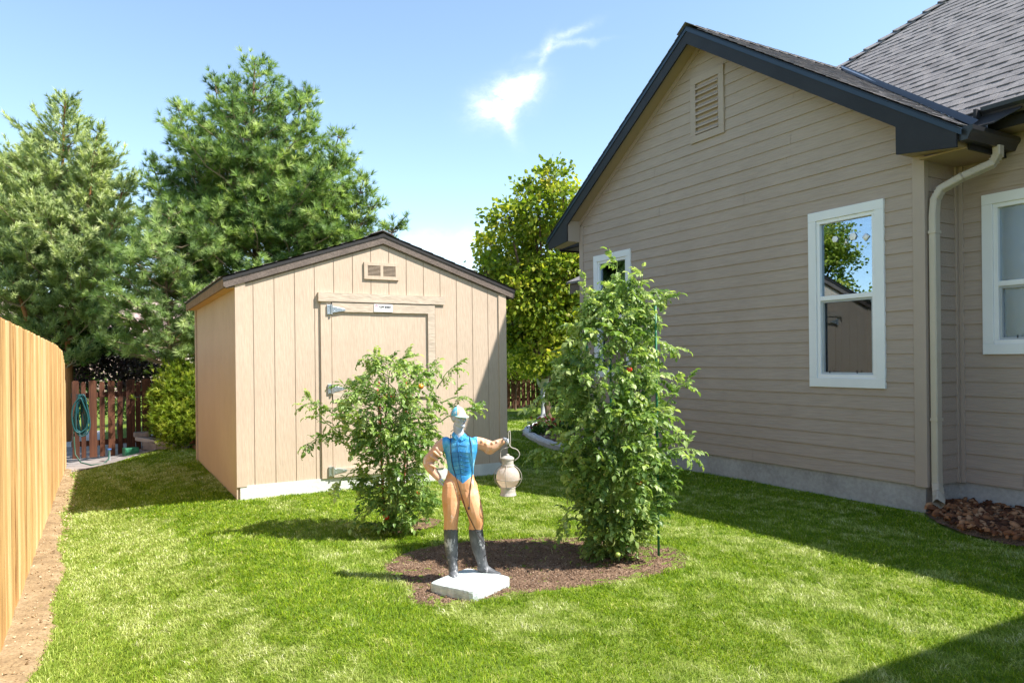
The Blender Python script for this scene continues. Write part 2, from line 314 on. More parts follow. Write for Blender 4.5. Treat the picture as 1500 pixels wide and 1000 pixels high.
# ------------------------------------------------------------------ ground
bed = [G(*p)[:2] for p in [(560, 828), (600, 808), (650, 797), (700, 792), (780, 788), (860, 788), (930, 795), (985, 803), (1008, 815), (1003, 832), (950, 846), (880, 858), (800, 866), (745, 872), (690, 884), (640, 889), (598, 880), (600, 862), (568, 845)]]
bark = [(6.70, 3.62), (6.12, 3.62), (5.90, 3.42), (5.66, 3.06), (5.60, 2.75), (5.66, 2.45), (5.75, 2.0), (5.75, .2), (6.70, .2)]
backbed = [(7.35, 11.95), (6.85, 11.65), (6.45, 11.0), (6.25, 10.3), (6.15, 9.6), (6.15, 8.8), (8.6, 8.8), (8.6, 12.3), (8.0, 12.2)]
rootbed = [G(*p)[:2] for p in [(560, 772), (590, 764), (625, 758), (648, 762), (640, 770), (615, 776), (580, 783)]]
xs = np.concatenate([[-300, -120, -60, -30, -15, -8, -4, -2], np.arange(-1, 9.01, .1), [10, 12, 15, 20, 30, 60, 150, 300]]); ys = np.concatenate([[-300, -100, -30, -10, -5, -2], np.arange(0, 17.01, .2), [18, 20, 25, 40, 80, 200, 600]])
X_, Y_ = np.meshgrid(xs, ys, indexing='ij'); Z_ = gh(X_, Y_) + (VN1(X_ * .9, Y_ * .9) - .5) * .015 * (np.abs(X_) < 12)
V_ = np.stack([X_, Y_, Z_], -1).reshape(-1, 3); nx, ny = len(xs), len(ys)
I = np.arange(nx * ny).reshape(nx, ny); q = np.stack([I[:-1, :-1], I[1:, :-1], I[1:, 1:], I[:-1, 1:]], -1).reshape(-1, 4)
T_ = np.concatenate([q[:, [0, 1, 2]], q[:, [0, 2, 3]]])
tag(tri_mesh('lawn', V_, T_, np.zeros(len(V_)), m_lawn, smooth=True), kind='structure')
def patch_mesh(name, poly, z, mtl, h=.03, rough=.012, step=.04):
    """a soil bed: rings from the outline to the centre, with bumps"""
    P = np.array(poly); c = P.mean(0); pts = []
    for i in range(len(P)):
        a, b = P[i], P[(i + 1) % len(P)]; k = max(2, int(np.linalg.norm(b - a) / step))
        for j in range(k): pts.append(a + (b - a) * j / k)
    P = np.array(pts); n = len(P); R_ = 28; V = []
    for r in range(R_):
        f = 1 - r / R_; Q = c + (P - c) * f
        if r == 0: Q = Q + (np.stack([VN1(Q[:, 0] * 9, Q[:, 1] * 9), VN2(Q[:, 0] * 9, Q[:, 1] * 9)], -1) - .5) * .05
        zz = gh(Q[:, 0], Q[:, 1]) + z + h * min(1, r / 6) + (VN1(Q[:, 0] * 28, Q[:, 1] * 28) + VN2(Q[:, 0] * 55, Q[:, 1] * 55) * .6 - .8) * rough * (r > 0)
        V.append(np.column_stack([Q, zz]))
    V = np.concatenate(V); I = np.arange(n * R_).reshape(R_, n); J = np.roll(I, -1, 1)
    q = np.stack([I[:-1], J[:-1], J[1:], I[1:]], -1).reshape(-1, 4); T = np.concatenate([q[:, [0, 1, 2]], q[:, [0, 2, 3]]])
    V = np.vstack([V, [c[0], c[1], V[-n:, 2].mean()]]); T = np.concatenate([T, np.stack([I[-1], J[-1], np.full(n, len(V) - 1)], -1)])
    return tag(tri_mesh(name, V, T, np.zeros(len(V)), mtl, smooth=True), kind='structure')
patch_mesh('garden_bed', bed, .002, m_soilm, .003, .012)
patch_mesh('soil_patch', rootbed, .001, m_soilm, .003, .01)
patch_mesh('bark_bed', bark, .012, m_soilm, .05, .03)
patch_mesh('flower_bed', backbed, .012, m_soilm, .06, .03)
strip = [(-.46, 1.0)] + [(-.22 + .06 * math.sin(y * 2.3) + .04 * math.sin(y * 5.1), y) for y in np.arange(1.0, 12.4, .4)] + [(-.46, 12.4)]
dirtstrip = strip
# dirt strip follows the fence: a ribbon
V = []; nY = 140; nX = 8
for j in range(nY):
    y = 1.0 + 11.4 * j / (nY - 1); w = .23 + .03 * math.sin(y * 1.3) + .025 * math.sin(y * 4.1) - .012 * (y - 5) + .04 * random.random()
    for i in range(nX):
        x = -.535 + w * i / (nX - 1); V.append((x, y, float(gh(x, y)) + .018 * (1 - (i / (nX - 1)) ** 2) + (.006 if i < nX - 1 else -.01) + .012 * float(VN2(np.array(x * 22), np.array(y * 22))) * (i < nX - 1)))
V = np.array(V); I = np.arange(nX * nY).reshape(nY, nX); q = np.stack([I[:-1, :-1], I[:-1, 1:], I[1:, 1:], I[1:, :-1]], -1).reshape(-1, 4)
tag(tri_mesh('dirt_strip', V, np.concatenate([q[:, [0, 1, 2]], q[:, [0, 2, 3]]]), np.zeros(len(V)), m_dirt, smooth=True), kind='structure')
def stripw(y): return .21 + .05 * (VN1(y * 2.1, y * 0) - .5) + .12 * (VN2(y * 7.3, y * 0) - .5) - .012 * (y - 5)
# path by the gate and pale ground beyond
m_path = noisy('grey_path_concrete', (.17, .15, .14), (.25, .22, .21), 4, rough=.9, bump=.3, c3=(.33, .30, .29))
V = []; T = []; XS = np.linspace(-1.2, 1.35, 30); YS = np.linspace(0, 1, 24)
for x in XS:
    y0 = 12.13 + .62 * (max(x, -.55) + .42)
    for t in YS: y = y0 + (15.72 - y0) * t; V.append((x, y, float(gh(x, y)) + .012 + .008 * float(VN2(np.array(x * 7), np.array(y * 7)))))
V = np.array(V); I = np.arange(30 * 24).reshape(30, 24); q = np.stack([I[:-1, :-1], I[1:, :-1], I[1:, 1:], I[:-1, 1:]], -1).reshape(-1, 4)
tag(tri_mesh('path', V, np.concatenate([q[:, [0, 1, 2]], q[:, [0, 2, 3]]]), np.zeros(len(V)), m_path), kind='structure')
b = MB(); b.box((-14, 15.7, -.3), (4, 19, -.165)); b.build('pavement', noisy('pale_pavement', (.5, .46, .44), (.62, .57, .54), 3, rough=.9, bump=.2), kind='structure')
# ------------------------------------------------------------------ grass
def grass():
    n = 1350000; ang = RS.uniform(math.radians(-58), math.radians(58), n) + YAW
    # radial pdf ~ r*min(1,(4/r)^1.5)
    rg = np.linspace(1.0, 17.5, 600); pdf = rg * np.minimum(1, (3.6 / rg) ** 1.55); cdf = np.cumsum(pdf); cdf /= cdf[-1]
    r = np.interp(RS.rand(n), cdf, rg); x = r * np.sin(ang); y = r * np.cos(ang)
    def jit(k, a): return (VN3(x * k, y * k) - .5) * a
    xj = x + jit(9, .09); yj = y + (VN2(x * 9, y * 9) - .5) * .09
    keep = (x > -.50 + stripw(y) * RS.uniform(.35, 1.2, n)) & (y > -.2) & (y < 16.8)
    stray = (RS.rand(n) < .10) & (VN3(x * 5, y * 5) > .5)
    keep = keep | ((x > -.485) & (x < 0.1) & stray & (y < 12.2))
    for poly, q_ in ((bed, .004), (bark, .002), (backbed, .002), (rootbed, .18)): keep &= ~inpoly(xj, yj, poly) | (RS.rand(n) < q_)
    keep &= ~((x > 1.14) & (x < 4.22) & (y > 7.5) & (y < 11.2))            # shed
    keep &= ~((x > 6.12) & (y < 8.75)); keep &= ~((x > 5.7) & (y < 2.5))    # house
    keep &= ~((x < 1.35) & (y > 12.15 + .62 * (x + .42)))                   # path
    keep &= ~(inpoly(x, y, [(1.655, 3.923), (1.981, 4.079), (2.128, 3.771), (1.8, 3.631)]))
    x, y, r = x[keep], y[keep], r[keep]; n = len(x)
    wf = np.maximum(1, r / 3.2) ** .9
    # mowing streaks: bands across the lawn with ragged edges, paler for painted blade highlights
    u = x * .97 + y * .22; v = -x * .22 + y * .97
    st = VN1(u * 3.3 + 3, v * .30) * .66 + VN2(u * 9, v * 4) * .34
    cl = VN3(x * 14, y * 14)
    patch = np.clip((st - .55) * 3.8 + (cl - .5) * 1.1 + RS.normal(0, .16, n), 0, 1)
    edge = np.clip(1 - (x + .2) / .5, 0, 1); patch = np.clip(patch + edge * .4, 0, 1)
    h = RS.uniform(.018, .036, n) * (1 + .35 * (VN2(x * 6, y * 6) - .5)) * np.where(r > 8, 1.15, 1)
    ben = np.array([inpoly(x + dx, y + dy, bed) for dx, dy in ((.07, 0), (-.07, 0), (0, .07), (0, -.07))]).any(0); h = h * np.where(ben, 1.35, 1)
    az = RS.uniform(0, 2 * PI, n); lean = RS.uniform(.35, 1.35, n)
    la = az * .0 + np.where(RS.rand(n) < .22, (VN3(x * 1.5, y * 1.5) * 6), RS.uniform(0, 2 * PI, n))
    w = .00145 * wf * RS.uniform(.7, 1.3, n)
    base = np.column_stack([x, y, gh(x, y) - .004 + (VN1(x * .9, y * .9) - .5) * .015]); side = np.column_stack([np.cos(az), np.sin(az), np.zeros(n)]) * w[:, None]
    ld = np.column_stack([np.cos(la), np.sin(la), np.zeros(n)]); up = np.array([0, 0, 1.])
    mid = base + up * (h * .6)[:, None] + ld * (h * lean * .35)[:, None]; tip = base + up * (h * (1.1 - .42 * lean))[:, None] + ld * (h * lean * 1.05)[:, None]
    V = np.stack([base - side, base + side, mid - side * .8, mid + side * .8, tip], 1).reshape(-1, 3)
    T = (np.array([[0, 1, 3], [0, 3, 2], [2, 3, 4]])[None] + (np.arange(n) * 5)[:, None, None]).reshape(-1, 3)
    rnd = np.clip(RS.beta(1.5, 1.9, n) + (cl - .5) * .35, 0, 1)
    o = tri_mesh('grass', V, T, np.repeat(rnd, 5), m_grass, extra=np.repeat(patch, 5)); tag(o, 'short mown green grass with paler streaks, covering the lawn', 'grass', kind='stuff')
    return o
grass()
# chips of bark and crumbs on soil
def chips(name, poly, n, s0, s1, mtl, label, cat, zoff, elong=2.2, clip=None):
    P = np.array(poly); lo, hi = P.min(0), P.max(0); x = RS.uniform(lo[0], hi[0], n * 3); y = RS.uniform(lo[1], hi[1], n * 3); k = inpoly(x, y, poly)
    if clip is not None: k &= clip(x, y)
    x, y = x[k][:n], y[k][:n]; n = len(x)
    # irregular flat chip: 8 verts box skewed
    tv = np.array([[-1, -.5, 0], [-.2, -.62, 0], [1, -.35, 0], [.8, .45, 0], [-.1, .6, 0], [-.9, .35, 0]]); tv2 = tv * .86; tv2[:, 2] = .28
    TV = np.vstack([tv, tv2]); TV[:, 0] *= elong / 2; TV[:, :2] *= .5; TT = []
    for i in range(6): j = (i + 1) % 6; TT += [[i, j, j + 6], [i, j + 6, i + 6]]
    TT += [[6, 7, 8], [6, 8, 9], [6, 9, 10], [6, 10, 11]]
    zz = RS.normal(0, .45, (n, 3)); zz[:, 2] = 1; size = RS.uniform(s0, s1, n) * RS.uniform(.5, 1, n)
    pos = np.column_stack([x, y, gh(x, y) + zoff + RS.uniform(0, s1 * .35, n)])
    V, T, r = inst(TV, np.array(TT), pos, zz, rdir(n), size, RS.rand(n))
    return tag(tri_mesh(name, V, T, r, mtl), label, cat, kind='stuff')
m_chip = foliage('bark_chip', [(0, (.04, .015, .008)), (.4, (.15, .055, .024)), (.75, (.30, .13, .055)), (1, (.44, .25, .14))], transl=0., rough=.8, namp=.1)
m_crumb = foliage('soil_crumb', [(0, (.06, .034, .02)), (.5, (.15, .09, .056)), (.85, (.22, .14, .09)), (1, (.36, .27, .20))], transl=0., rough=.95, namp=.15)
chips('bark_chips', bark, 4200, .025, .085, m_chip, 'red brown bark chips lying in the bed by the house corner', 'bark mulch', .05)
chips('soil_crumbs', bed, 15000, .004, .015, m_crumb, 'brown crumbs and bits of mulch on the round garden bed', 'mulch', .006, 1.6)
chips('leaf_litter', [(-.49, 1.5), (-.28, 1.5), (-.28, 12.4), (-.49, 12.4)], 900, .006, .026, foliage('dry_litter', [(0, (.16, .10, .05)), (.5, (.35, .24, .13)), (1, (.55, .43, .28))], transl=.1, namp=.1), 'dry brown litter on the dirt strip along the board fence', 'dry leaves', .022, 2.4)
# ================================================================== HOUSE
XW, YR, YL = 6.146, 3.61, 8.70          # gable wall plane and its two corners
RY, SL = 6.20, .67                       # ridge line, gable slope
def rz(y): return 3.19 + SL * (min(y, 2 * RY - y) - 3.2)      # gable roof surface
def wallz(y): return rz(y) - .115                              # top of siding
house = thing('house', 'taupe lap sided house with black trimmed gable roof and white framed windows', 'house', (6.146, 3.61, 0))
W1 = (3.961, 4.758, 1.063, 2.777); W0 = (7.535, 8.362, 1.10, 2.82)   # Y0,Y1,Z0,Z1 outer trim
VENT = (5.855, 6.385, 3.90, 4.675)
# lap siding, gable wall: every board is a tapered strip
def laps(mb, face, a0, a1, z0, zt, holes, step=.127, proud=.011, topfn=None, sgn=-1):
    """face(a, out, z)->point ; boards between a0..a1"""
    z = z0
    while z < zt:
        z1 = z + step
        segs = [(a0, a1)]
        for (h0, h1, hz0, hz1) in holes:
            if hz0 + .02 < z1 and z < hz0: mb.add([face(h0, proud, z), face(h1, proud, z), face(h1, .003, hz0 + .03), face(h0, .003, hz0 + .03), face(h0, -.002, z), face(h1, -.002, z)], [(0, 1, 2, 3), (0, 4, 5, 1)])
            if z < hz1 - .02 and z1 > hz1: mb.add([face(h0, .004, hz1 - .03), face(h1, .004, hz1 - .03), face(h1, .0015, z1), face(h0, .0015, z1)], [(0, 1, 2, 3)])
            if z1 > hz0 + .02 and z < hz1 - .02:
                ns = []
                for s0, s1 in segs:
                    if h0 > s0: ns.append((s0, min(s1, h0)))
                    if h1 < s1: ns.append((max(s0, h1), s1))
                    if h0 >= s1 or h1 <= s0: ns = ns if ns else [(s0, s1)]
                segs = [q for q in ns if q[1] - q[0] > .005]
        ns = []
        for s0, s1 in segs:
            jt = s0 + random.uniform(.9, 3.4)
            while jt < s1 - .4: ns.append((s0, jt - .0016)); s0 = jt + .0016; jt += random.uniform(2.0, 3.66)
            ns.append((s0, s1))
        segs = ns
        for s0, s1 in segs:
            k = max(1, int((s1 - s0) / .6)); pts = [s0 + (s1 - s0) * i / k for i in range(k + 1)]
            lo = [(p, z) for p in pts]; hi = [(p, z1) for p in pts]
            if topfn:
                # clip under the roof line
                def clipx(zz, p):  return min(max(p, topfn[0](zz)), topfn[1](zz))
                lo = [(clipx(z, p), z) for p in pts]; hi = [(clipx(z1, p), z1) for p in pts]
                if hi[-1][0] - hi[0][0] < .01 and lo[-1][0] - lo[0][0] < .01: continue
            for i in range(k):
                b0, b1, t0, t1 = lo[i], lo[i + 1], hi[i], hi[i + 1]
                w = proud + .002 * math.sin(z * 40 + i)
                mb.add([face(b0[0], w, b0[1]), face(b1[0], w, b1[1]), face(t1[0], .0015, t1[1]), face(t0[0], .0015, t0[1]),
                        face(b0[0], -.002, b0[1]), face(b1[0], -.002, b1[1])], [(0, 1, 2, 3), (0, 4, 5, 1)])
        z = z1
def gy(z):   # Y extents of gable wall at height z
    zz = z + .115
    if zz <= 3.19 + SL * (YR - 3.2): return YR, YL
    y = 3.2 + (zz - 3.19) / SL
    return max(YR, min(y, RY)), min(YL, max(2 * RY - y, RY))
mb = MB()
laps(mb, lambda a, o, z: (XW - o, a, z), YR + .09, YL - .07, .235, 5.1, [W1, W0, VENT], topfn=(lambda z: gy(z)[0], lambda z: gy(z)[1]))
mb.build('siding', m_siding, house)
# wall core with real window openings
mb = MB()
def wallpiece(y0, y1, z0, z1): mb.box((XW + .001, y0, z0), (XW + .10, y1, z1))
wo_ = .05
cuts = sorted([W1, W0]); yc = YR + .002
for w in cuts:
    wallpiece(yc, w[0] + wo_, .235, 3.05); wallpiece(w[0] + wo_, w[1] - wo_, .235, w[2] + wo_); wallpiece(w[0] + wo_, w[1] - wo_, w[3] - wo_, 3.05); yc = w[1] - wo_
wallpiece(yc, YL - .002, .235, 3.05)
mb.prism([(XW + .001, YR + .002, 3.05), (XW + .001, YL - .002, 3.05), (XW + .001, YL - .002, wallz(YL) - .01), (XW + .001, RY, wallz(RY) - .01), (XW + .001, YR + .002, wallz(YR) - .01)], (.1, 0, 0))
mb.box((XW + .10, YL - .1, .235), (14, YL - .002, 3.1))            # north wall
mb.build('wall', m_trim, house)
# return wall and the right wing wall
XM = 6.66
mb = MB(); laps(mb, lambda a, o, z: (a, YR - o, z), XW + .045, XM - .055, .235, 3.04, [])
W2 = (2.35, 3.395, 1.363, 2.738)
laps(mb, lambda a, o, z: (XM - o, a, z), .3, YR - .055, .235, 3.2, [W2]); mb.build('siding', m_siding, house)
mb = MB(); mb.box((XW + .101, YR + .001, .235), (XM + .1, YR + .1, 3.1))
mb.box((XM + .001, .3, .235), (XM + .1, W2[0] + wo_, 3.26)); mb.box((XM + .001, W2[1] - wo_, .235), (XM + .1, YR, 3.26)); mb.box((XM + .001, W2[0] + wo_, .235), (XM + .1, W2[1] - wo_, W2[2] + wo_)); mb.box((XM + .001, W2[0] + wo_, W2[3] - wo_), (XM + .1, W2[1] - wo_, 3.26))
mb.build('wall', m_trim, house)
# corner trims
for nm, bx in (('a', [((XW - .019, YR - .017, .225), (XW - .0005, YR + .09, 3.085)), ((XW - .0185, YR - .018, .226), (XW + .045, YR - .0005, 3.084))]), ('b', [((XW - .019, YL - .07, .225), (XW - .0005, YL + .017, 3.30))]), ('c', [((XM - .055, YR - .019, .226), (XM - .0025, YR - .0005, 3.04)), ((XM - .019, YR - .055, .225), (XM - .0005, YR - .0195, 3.04))])):
    mb = MB()
    for p, q in bx: mb.box(p, q)
    mb.build('corner_trim', m_trim, house, bevel=.003)
# frieze boards under the rake
for s in (0, 1):
    P = [(3.66, wallz(3.66)), (RY, wallz(RY)), (RY, wallz(RY) - .085), (3.66, wallz(3.66) - .085)]
    if s: P = [(2 * RY - y, z) for y, z in P]
    mb = MB(); mb.prism([(XW - .02, y, z - .012) for y, z in P], (.018, 0, 0)); mb.build('frieze_board', m_trim, house)
mb = MB(); mb.box((XW + .012, YR + .015, -.4), (XW + .2, YL, .2345)); mb.box((XW + .2, YR + .0155, -.4), (XM + .02, YR + .1, .2344)); mb.box((XM + .012, .3, -.4), (XM + .2, YR + .05, .2343)); mb.build('foundation', m_conc, house)
# windows ------------------------------------------------------------------
def window(face, Wn, split, glass_top, glass_low, label=None, interior=None):
    y0, y1, z0, z1 = Wn; tw = .088
    def bx(mb, a0, a1, b0, b1, o0, o1):
        P = [face(a0, o0, b0), face(a1, o1, b1)]; mb.box(P[0], P[1])
    fr = MB()
    bx(fr, y0, y1, z0, z0 + tw, .028, .0); bx(fr, y0, y1, z1 - tw, z1, .028, .0); bx(fr, y0, y0 + tw, z0 + tw, z1 - tw, .027, .0); bx(fr, y1 - tw, y1, z0 + tw, z1 - tw, .027, .0)
    f = fr.build('window_frame', m_white, house, bevel=.003)
    if label: f['label'] = label
    a0, a1, b0, b1 = y0 + tw, y1 - tw, z0 + tw, z1 - tw
    s = MB(); k = .036
    bx(s, a0, a1, b0, b0 + k, .014, -.05); bx(s, a0, a1, b1 - k, b1, .014, -.05); bx(s, a0, a0 + k, b0 + k, b1 - k, .0135, -.05); bx(s, a1 - k, a1, b0 + k, b1 - k, .0135, -.05)
    bx(s, a0 + k, a1 - k, split - .022, split + .022, .012, -.045)
    sash = s.build('sash', m_vinyl, f, bevel=.003)
    s = MB(); k2 = k + .02
    lo0, lo1 = b0 + k, split - .022
    bx(s, a0 + k, a1 - k, lo0, lo0 + .02, -.004, -.03); bx(s, a0 + k, a1 - k, lo1 - .02, lo1, -.004, -.03); bx(s, a0 + k, a0 + k2, lo0 + .02, lo1 - .02, -.0045, -.03); bx(s, a1 - k2, a1 - k, lo0 + .02, lo1 - .02, -.0045, -.03)
    s.build('screen_frame', plain('grey_screen_frame', (.42, .45, .48), .4), f)
    for t in (.33, .8):
        s = MB(); bx(s, a0 + (a1 - a0) * t - .004, a0 + (a1 - a0) * t + .004, lo0 + .012, lo0 + .038, .002, -.006); s.build('latch', m_black, f)
    g = MB(); bx(g, a0 + k - .003, a1 - k + .003, split, b1 - k + .003, -.020, -.024); g.build('pane', glass_top, f)
    g = MB(); bx(g, a0 + k2 - .003, a1 - k2 + .003, lo0 + .017, lo1 - .017, -.034, -.038); g.build('pane', glass_low, f)
    return f, (a0 + k, a1 - k, b0 + k, b1 - k)
fg = lambda a, o, z: (XW - o, a, z)
fm = lambda a, o, z: (XM - o, a, z)
f1, i1 = window(fg, W1, 1.925, m_glass, m_glass2, 'tall white framed window nearest the corner')
f0, i0 = window(fg, W0, 1.93, m_glass, m_glass2, 'white framed window half hidden by the tomato plant')
f2, i2 = window(fm, W2, 1.965, m_frost, m_frost, 'white framed window with textured glass')
# the room behind the gable wall
m_room = plain('room_wall_paint', (.42, .36, .28), .9); m_floorr = plain('room_floor', (.20, .12, .07), .6)
mb = MB(); mb.box((XW + 3.2, YR + .12, .3), (XW + 3.25, YL - .12, 3.0)); mb.box((XW + .101, 5.5, .3), (XW + 3.2, 5.55, 3.0)); mb.box((XW + .101, YR + .101, .3), (XW + 3.2, YR + .15, 3.0)); mb.box((XW + .102, YL - .2, .3), (XW + 3.2, YL - .15, 3.0)); mb.build('room_wall', m_room, house)
mb = MB(); mb.box((XW + .101, YR + .1, .25), (XW + 3.2, YL - .1, .30)); mb.build('room_floor', m_floorr, house)
mb = MB(); mb.box((XW + .101, YR + .1, 3.0), (XW + 3.2, YL - .1, 3.03)); mb.build('room_ceiling', plain('room_ceiling_paint', (.6, .58, .54), .9), house)
mb = MB(); mb.box((XM + 1.6, .35, .3), (XM + 1.65, YR - .05, 3.0)); mb.box((XM + .101, .35, 3.0), (XM + 1.6, YR - .05, 3.03)); mb.build('room_wall', m_room, house)
# rolled blind behind the upper pane
for (ii, XX, d) in ((i1, XW, .07), (i0, XW, .07)):
    mb = MB()
    for k in range(4): mb.box((XX + d + .002 * (k % 2), ii[0] + .01, ii[3] - .012 - .026 * k), (XX + d + .03, ii[1] - .01, ii[3] + .01 - .026 * k))
    mb.build('window_blind', plain('white_blind', (.75, .74, .7), .7), house)
# gable vent ---------------------------------------------------------------
y0, y1, z0, z1 = VENT; t = .085
mb = MB(); mb.box((XW - .026, y0, z0), (XW, y1, z0 + t)); mb.box((XW - .026, y0, z1 - t), (XW, y1, z1)); mb.box((XW - .0255, y0, z0 + t), (XW, y0 + t, z1 - t)); mb.box((XW - .0255, y1 - t, z0 + t), (XW, y1, z1 - t))
vent = mb.build('gable_vent', m_trim, house, bevel=.003)
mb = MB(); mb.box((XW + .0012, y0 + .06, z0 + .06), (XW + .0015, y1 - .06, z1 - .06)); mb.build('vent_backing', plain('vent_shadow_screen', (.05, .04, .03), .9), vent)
for k in range(8):
    zc = z0 + t + .008 + k * (z1 - z0 - 2 * t - .01) / 8
    mb = MB(); mb.prism([(XW - .032, y0 + t, zc), (XW - .032, y1 - t, zc), (XW + .0, y1 - t, zc + .030), (XW + .0, y0 + t, zc + .030)], (.0, 0, .018)); mb.build('louver', m_trim, vent)
# gable roof ---------------------------------------------------------------
XE = 5.90; m2 = .8; XV = 6.12 + (5.2 - 3.2) / m2      # valley meets ridge
def shingle_rows(mb, origin, along, upv, nrm, n, umin, umax, e=.142, seed=1):
    """rows of laminated shingles; umin/umax(s) give row ends at slope distance s"""
    R = random.Random(seed); o = np.array(origin, float); A = np.array(along, float); U = np.array(upv, float); Nn = np.array(nrm, float)
    def P(u, s, h): return o + A * u + U * s + Nn * h
    for k in range(n):
        s = k * e; u0, u1 = umin(s + e * .5), umax(s + e * .5)
        if u1 - u0 < .05: continue
        a = [P(u0, s - .004, .010), P(u1, s - .004, .010), P(u1, s + e, .004), P(u0, s + e, .004), P(u0, s - .004, .0), P(u1, s - .004, .0)]
        mb.add(a, [(0, 1, 2, 3), (0, 4, 5, 1)])
        u = u0 + R.uniform(0, .2)
        while u < u1 - .08:
            w = R.uniform(.10, .30); w = min(w, u1 - u); h = .009 + R.uniform(.002, .005); q = .0
            a = [P(u, s - .009, h + .003), P(u + w, s - .009, h + .003), P(u + w - .004, s + e * .96, .007), P(u + .004, s + e * .96, .007), P(u, s - .009, .003), P(u + w, s - .009, .003)]
            mb.add(a, [(0, 1, 2, 3), (0, 4, 5, 1), (0, 3, 4), (1, 5, 2)])
            u += w + R.uniform(.05, .26)
c = math.hypot(1, SL); up_s = np.array([0, 1, SL]) / c; up_n = np.array([0, -1, SL]) / c; n_s = np.array([0, -SL, 1]) / c; n_n = np.array([0, SL, 1]) / c
Ls = 3.0 * c
mb = MB()
mb.prism([(XE + .002, 3.2, 3.165), (XV + .02, RY, rz(RY) - .025), (XE + .002, RY, rz(RY) - .025)], (0, 0, .02)); mb.prism([(XE + .002, 3.2, 3.165), (6.13, 3.2, 3.165), (XV + .02, RY, rz(RY) - .025)], (0, 0, .0199))
mb.prism([(XE + .002, 9.2, 3.165), (11, 9.2, 3.165), (11, RY, rz(RY) - .025), (XE + .002, RY, rz(RY) - .025)], (0, 0, .0198))
roof = mb.build('roof', m_black, house)
mb = MB(); shingle_rows(mb, (XE - .012, 3.19, 3.183), (1, 0, 0), up_s, n_s, 25, lambda s: 0, lambda s: .22 + .012 + max(0, (3.19 + s / c * SL * 1 - 3.2)) / m2 + .06, seed=3)
shingle_rows(mb, (XE - .012, 9.21, 3.183), (1, 0, 0), up_n, n_n, 25, lambda s: 0, lambda s: 4.0, seed=4)
mb.build('shingles', m_shing, roof)
mb = MB(); x = XE - .02
while x < XV - .1:
    h = .016
    for sgn in (1, -1):
        mb.prism([(x, RY, rz(RY) + .028), (x + .22, RY, rz(RY) + .014), (x + .22, RY + sgn * .14, rz(RY) - .14 * SL + .016), (x, RY + sgn * .14, rz(RY) - .14 * SL + .030)], (0, 0, .008))
    x += .17
mb.build('ridge_cap', m_shing, roof)
# rake (barge) boards with their boxed ends
for s in (0, 1):
    fy = (lambda y: y) if s == 0 else (lambda y: 2 * RY - y)
    P = [(3.2, 3.165), (RY, 3.165 + SL * 3.0), (RY, 3.165 + SL * 3.0 - .19), (3.70, 3.165 + SL * .5 - .19), (3.70, 3.075), (3.2, 3.01)]
    mb = MB(); mb.prism([(XE, fy(y), z) for y, z in P], (.022, 0, 0)); rb = mb.build('rake_board', m_charcoal, house)
    P = [(3.16, 3.165 - .027), (RY, 3.165 + SL * 3.0), (RY, 3.165 + SL * 3.0 - .045), (3.16, 3.165 - .027 - .045)]
    mb = MB(); mb.prism([(XE - .009, fy(y), z + .002) for y, z in P], (.008, 0, 0)); mb.prism([(XE - .016, fy(y), z + .0) for y, z in [(3.16, 3.149), (RY, 3.165 + SL * 3.0 + .011), (RY, 3.165 + SL * 3.0 + .006), (3.16, 3.144)]], (.03, 0, 0)); mb.build('drip_edge', m_drip, rb)
    # soffit under the rake
    P = [(3.70, 3.165 + SL * .5 - .12), (RY, 3.165 + SL * 3.0 - .12), (RY, 3.165 + SL * 3.0 - .108), (3.70, 3.165 + SL * .5 - .108)]
    mb = MB(); mb.prism([(XE + .0225, fy(y), z) for y, z in P], (XW - XE - .024, 0, 0)); mb.build('soffit', m_soffit, house)
    # boxed eave end
    mb = MB(); mb.prism([(XE + .0223, fy(y), z) for y, z in [(3.23, 3.04), (3.695, 3.078), (3.695, 3.165 + SL * .5 - .122), (3.23, 3.165 + SL * .03 - .03)]], (XW - XE - .042 if s == 0 else XW - XE - .042, 0, 0)); mb.build('eave_box', m_trim if s else m_soffit, house)
# north eave closing board
mb = MB(); mb.box((XE + .2, 9.18, 3.0), (11, 9.2, 3.16)); mb.box((XW + .02, YL, 3.02), (11, 9.18, 3.04)); mb.build('eave_board', m_charcoal, house)
# main roof (west slope) ----------------------------------------------------
XG = 6.12
c2 = math.hypot(1, m2)
def mz(x): return 3.2 + m2 * (x - XG)
XT = 11.2
HIPY = lambda x: RY - (x - XV) * .98
mb = MB()
mb.prism([(6.35, .2, mz(6.35) - .02), (6.35, 3.4, mz(6.35) - .02), (XV, RY, mz(XV) - .02), (XT, HIPY(XT), mz(XT) - .02), (XT, .2, mz(XT) - .02)], (0, 0, .018))
mb.prism([(XV, RY, mz(XV) - .021), (XT, HIPY(XT), mz(XT) - .021), (XT, 9.2, 3.3)], (0, 0, .01))
mb.prism([(6.36, 2.9, mz(6.36) - .022), (6.36, 3.9, mz(6.36) - .022), (6.2, 3.5, mz(6.2) - .022), (6.13, 3.24, mz(6.13) - .022), (6.13, 3.04, mz(6.13) - .022), (6.25, 2.9, mz(6.25) - .022)], (0, 0, .012)); mroof = mb.build('main_roof', m_black, house)
mb = MB()
def umax(s):
    x = XG + s / c2
    return (3.2 + (x - XG) * (RY - 3.2) / (XV - XG) - .06) if x < XV else HIPY(x) + .01
n_m = np.array([-m2, 0, 1]) / c2
shingle_rows(mb, (XG, 0, 3.2), (0, 1, 0), (1 / c2, 0, m2 / c2), n_m, 46, lambda s: .25 if s > .27 else 99, umax, e=.142, seed=9)
mb.build('shingles', m_shing, mroof)
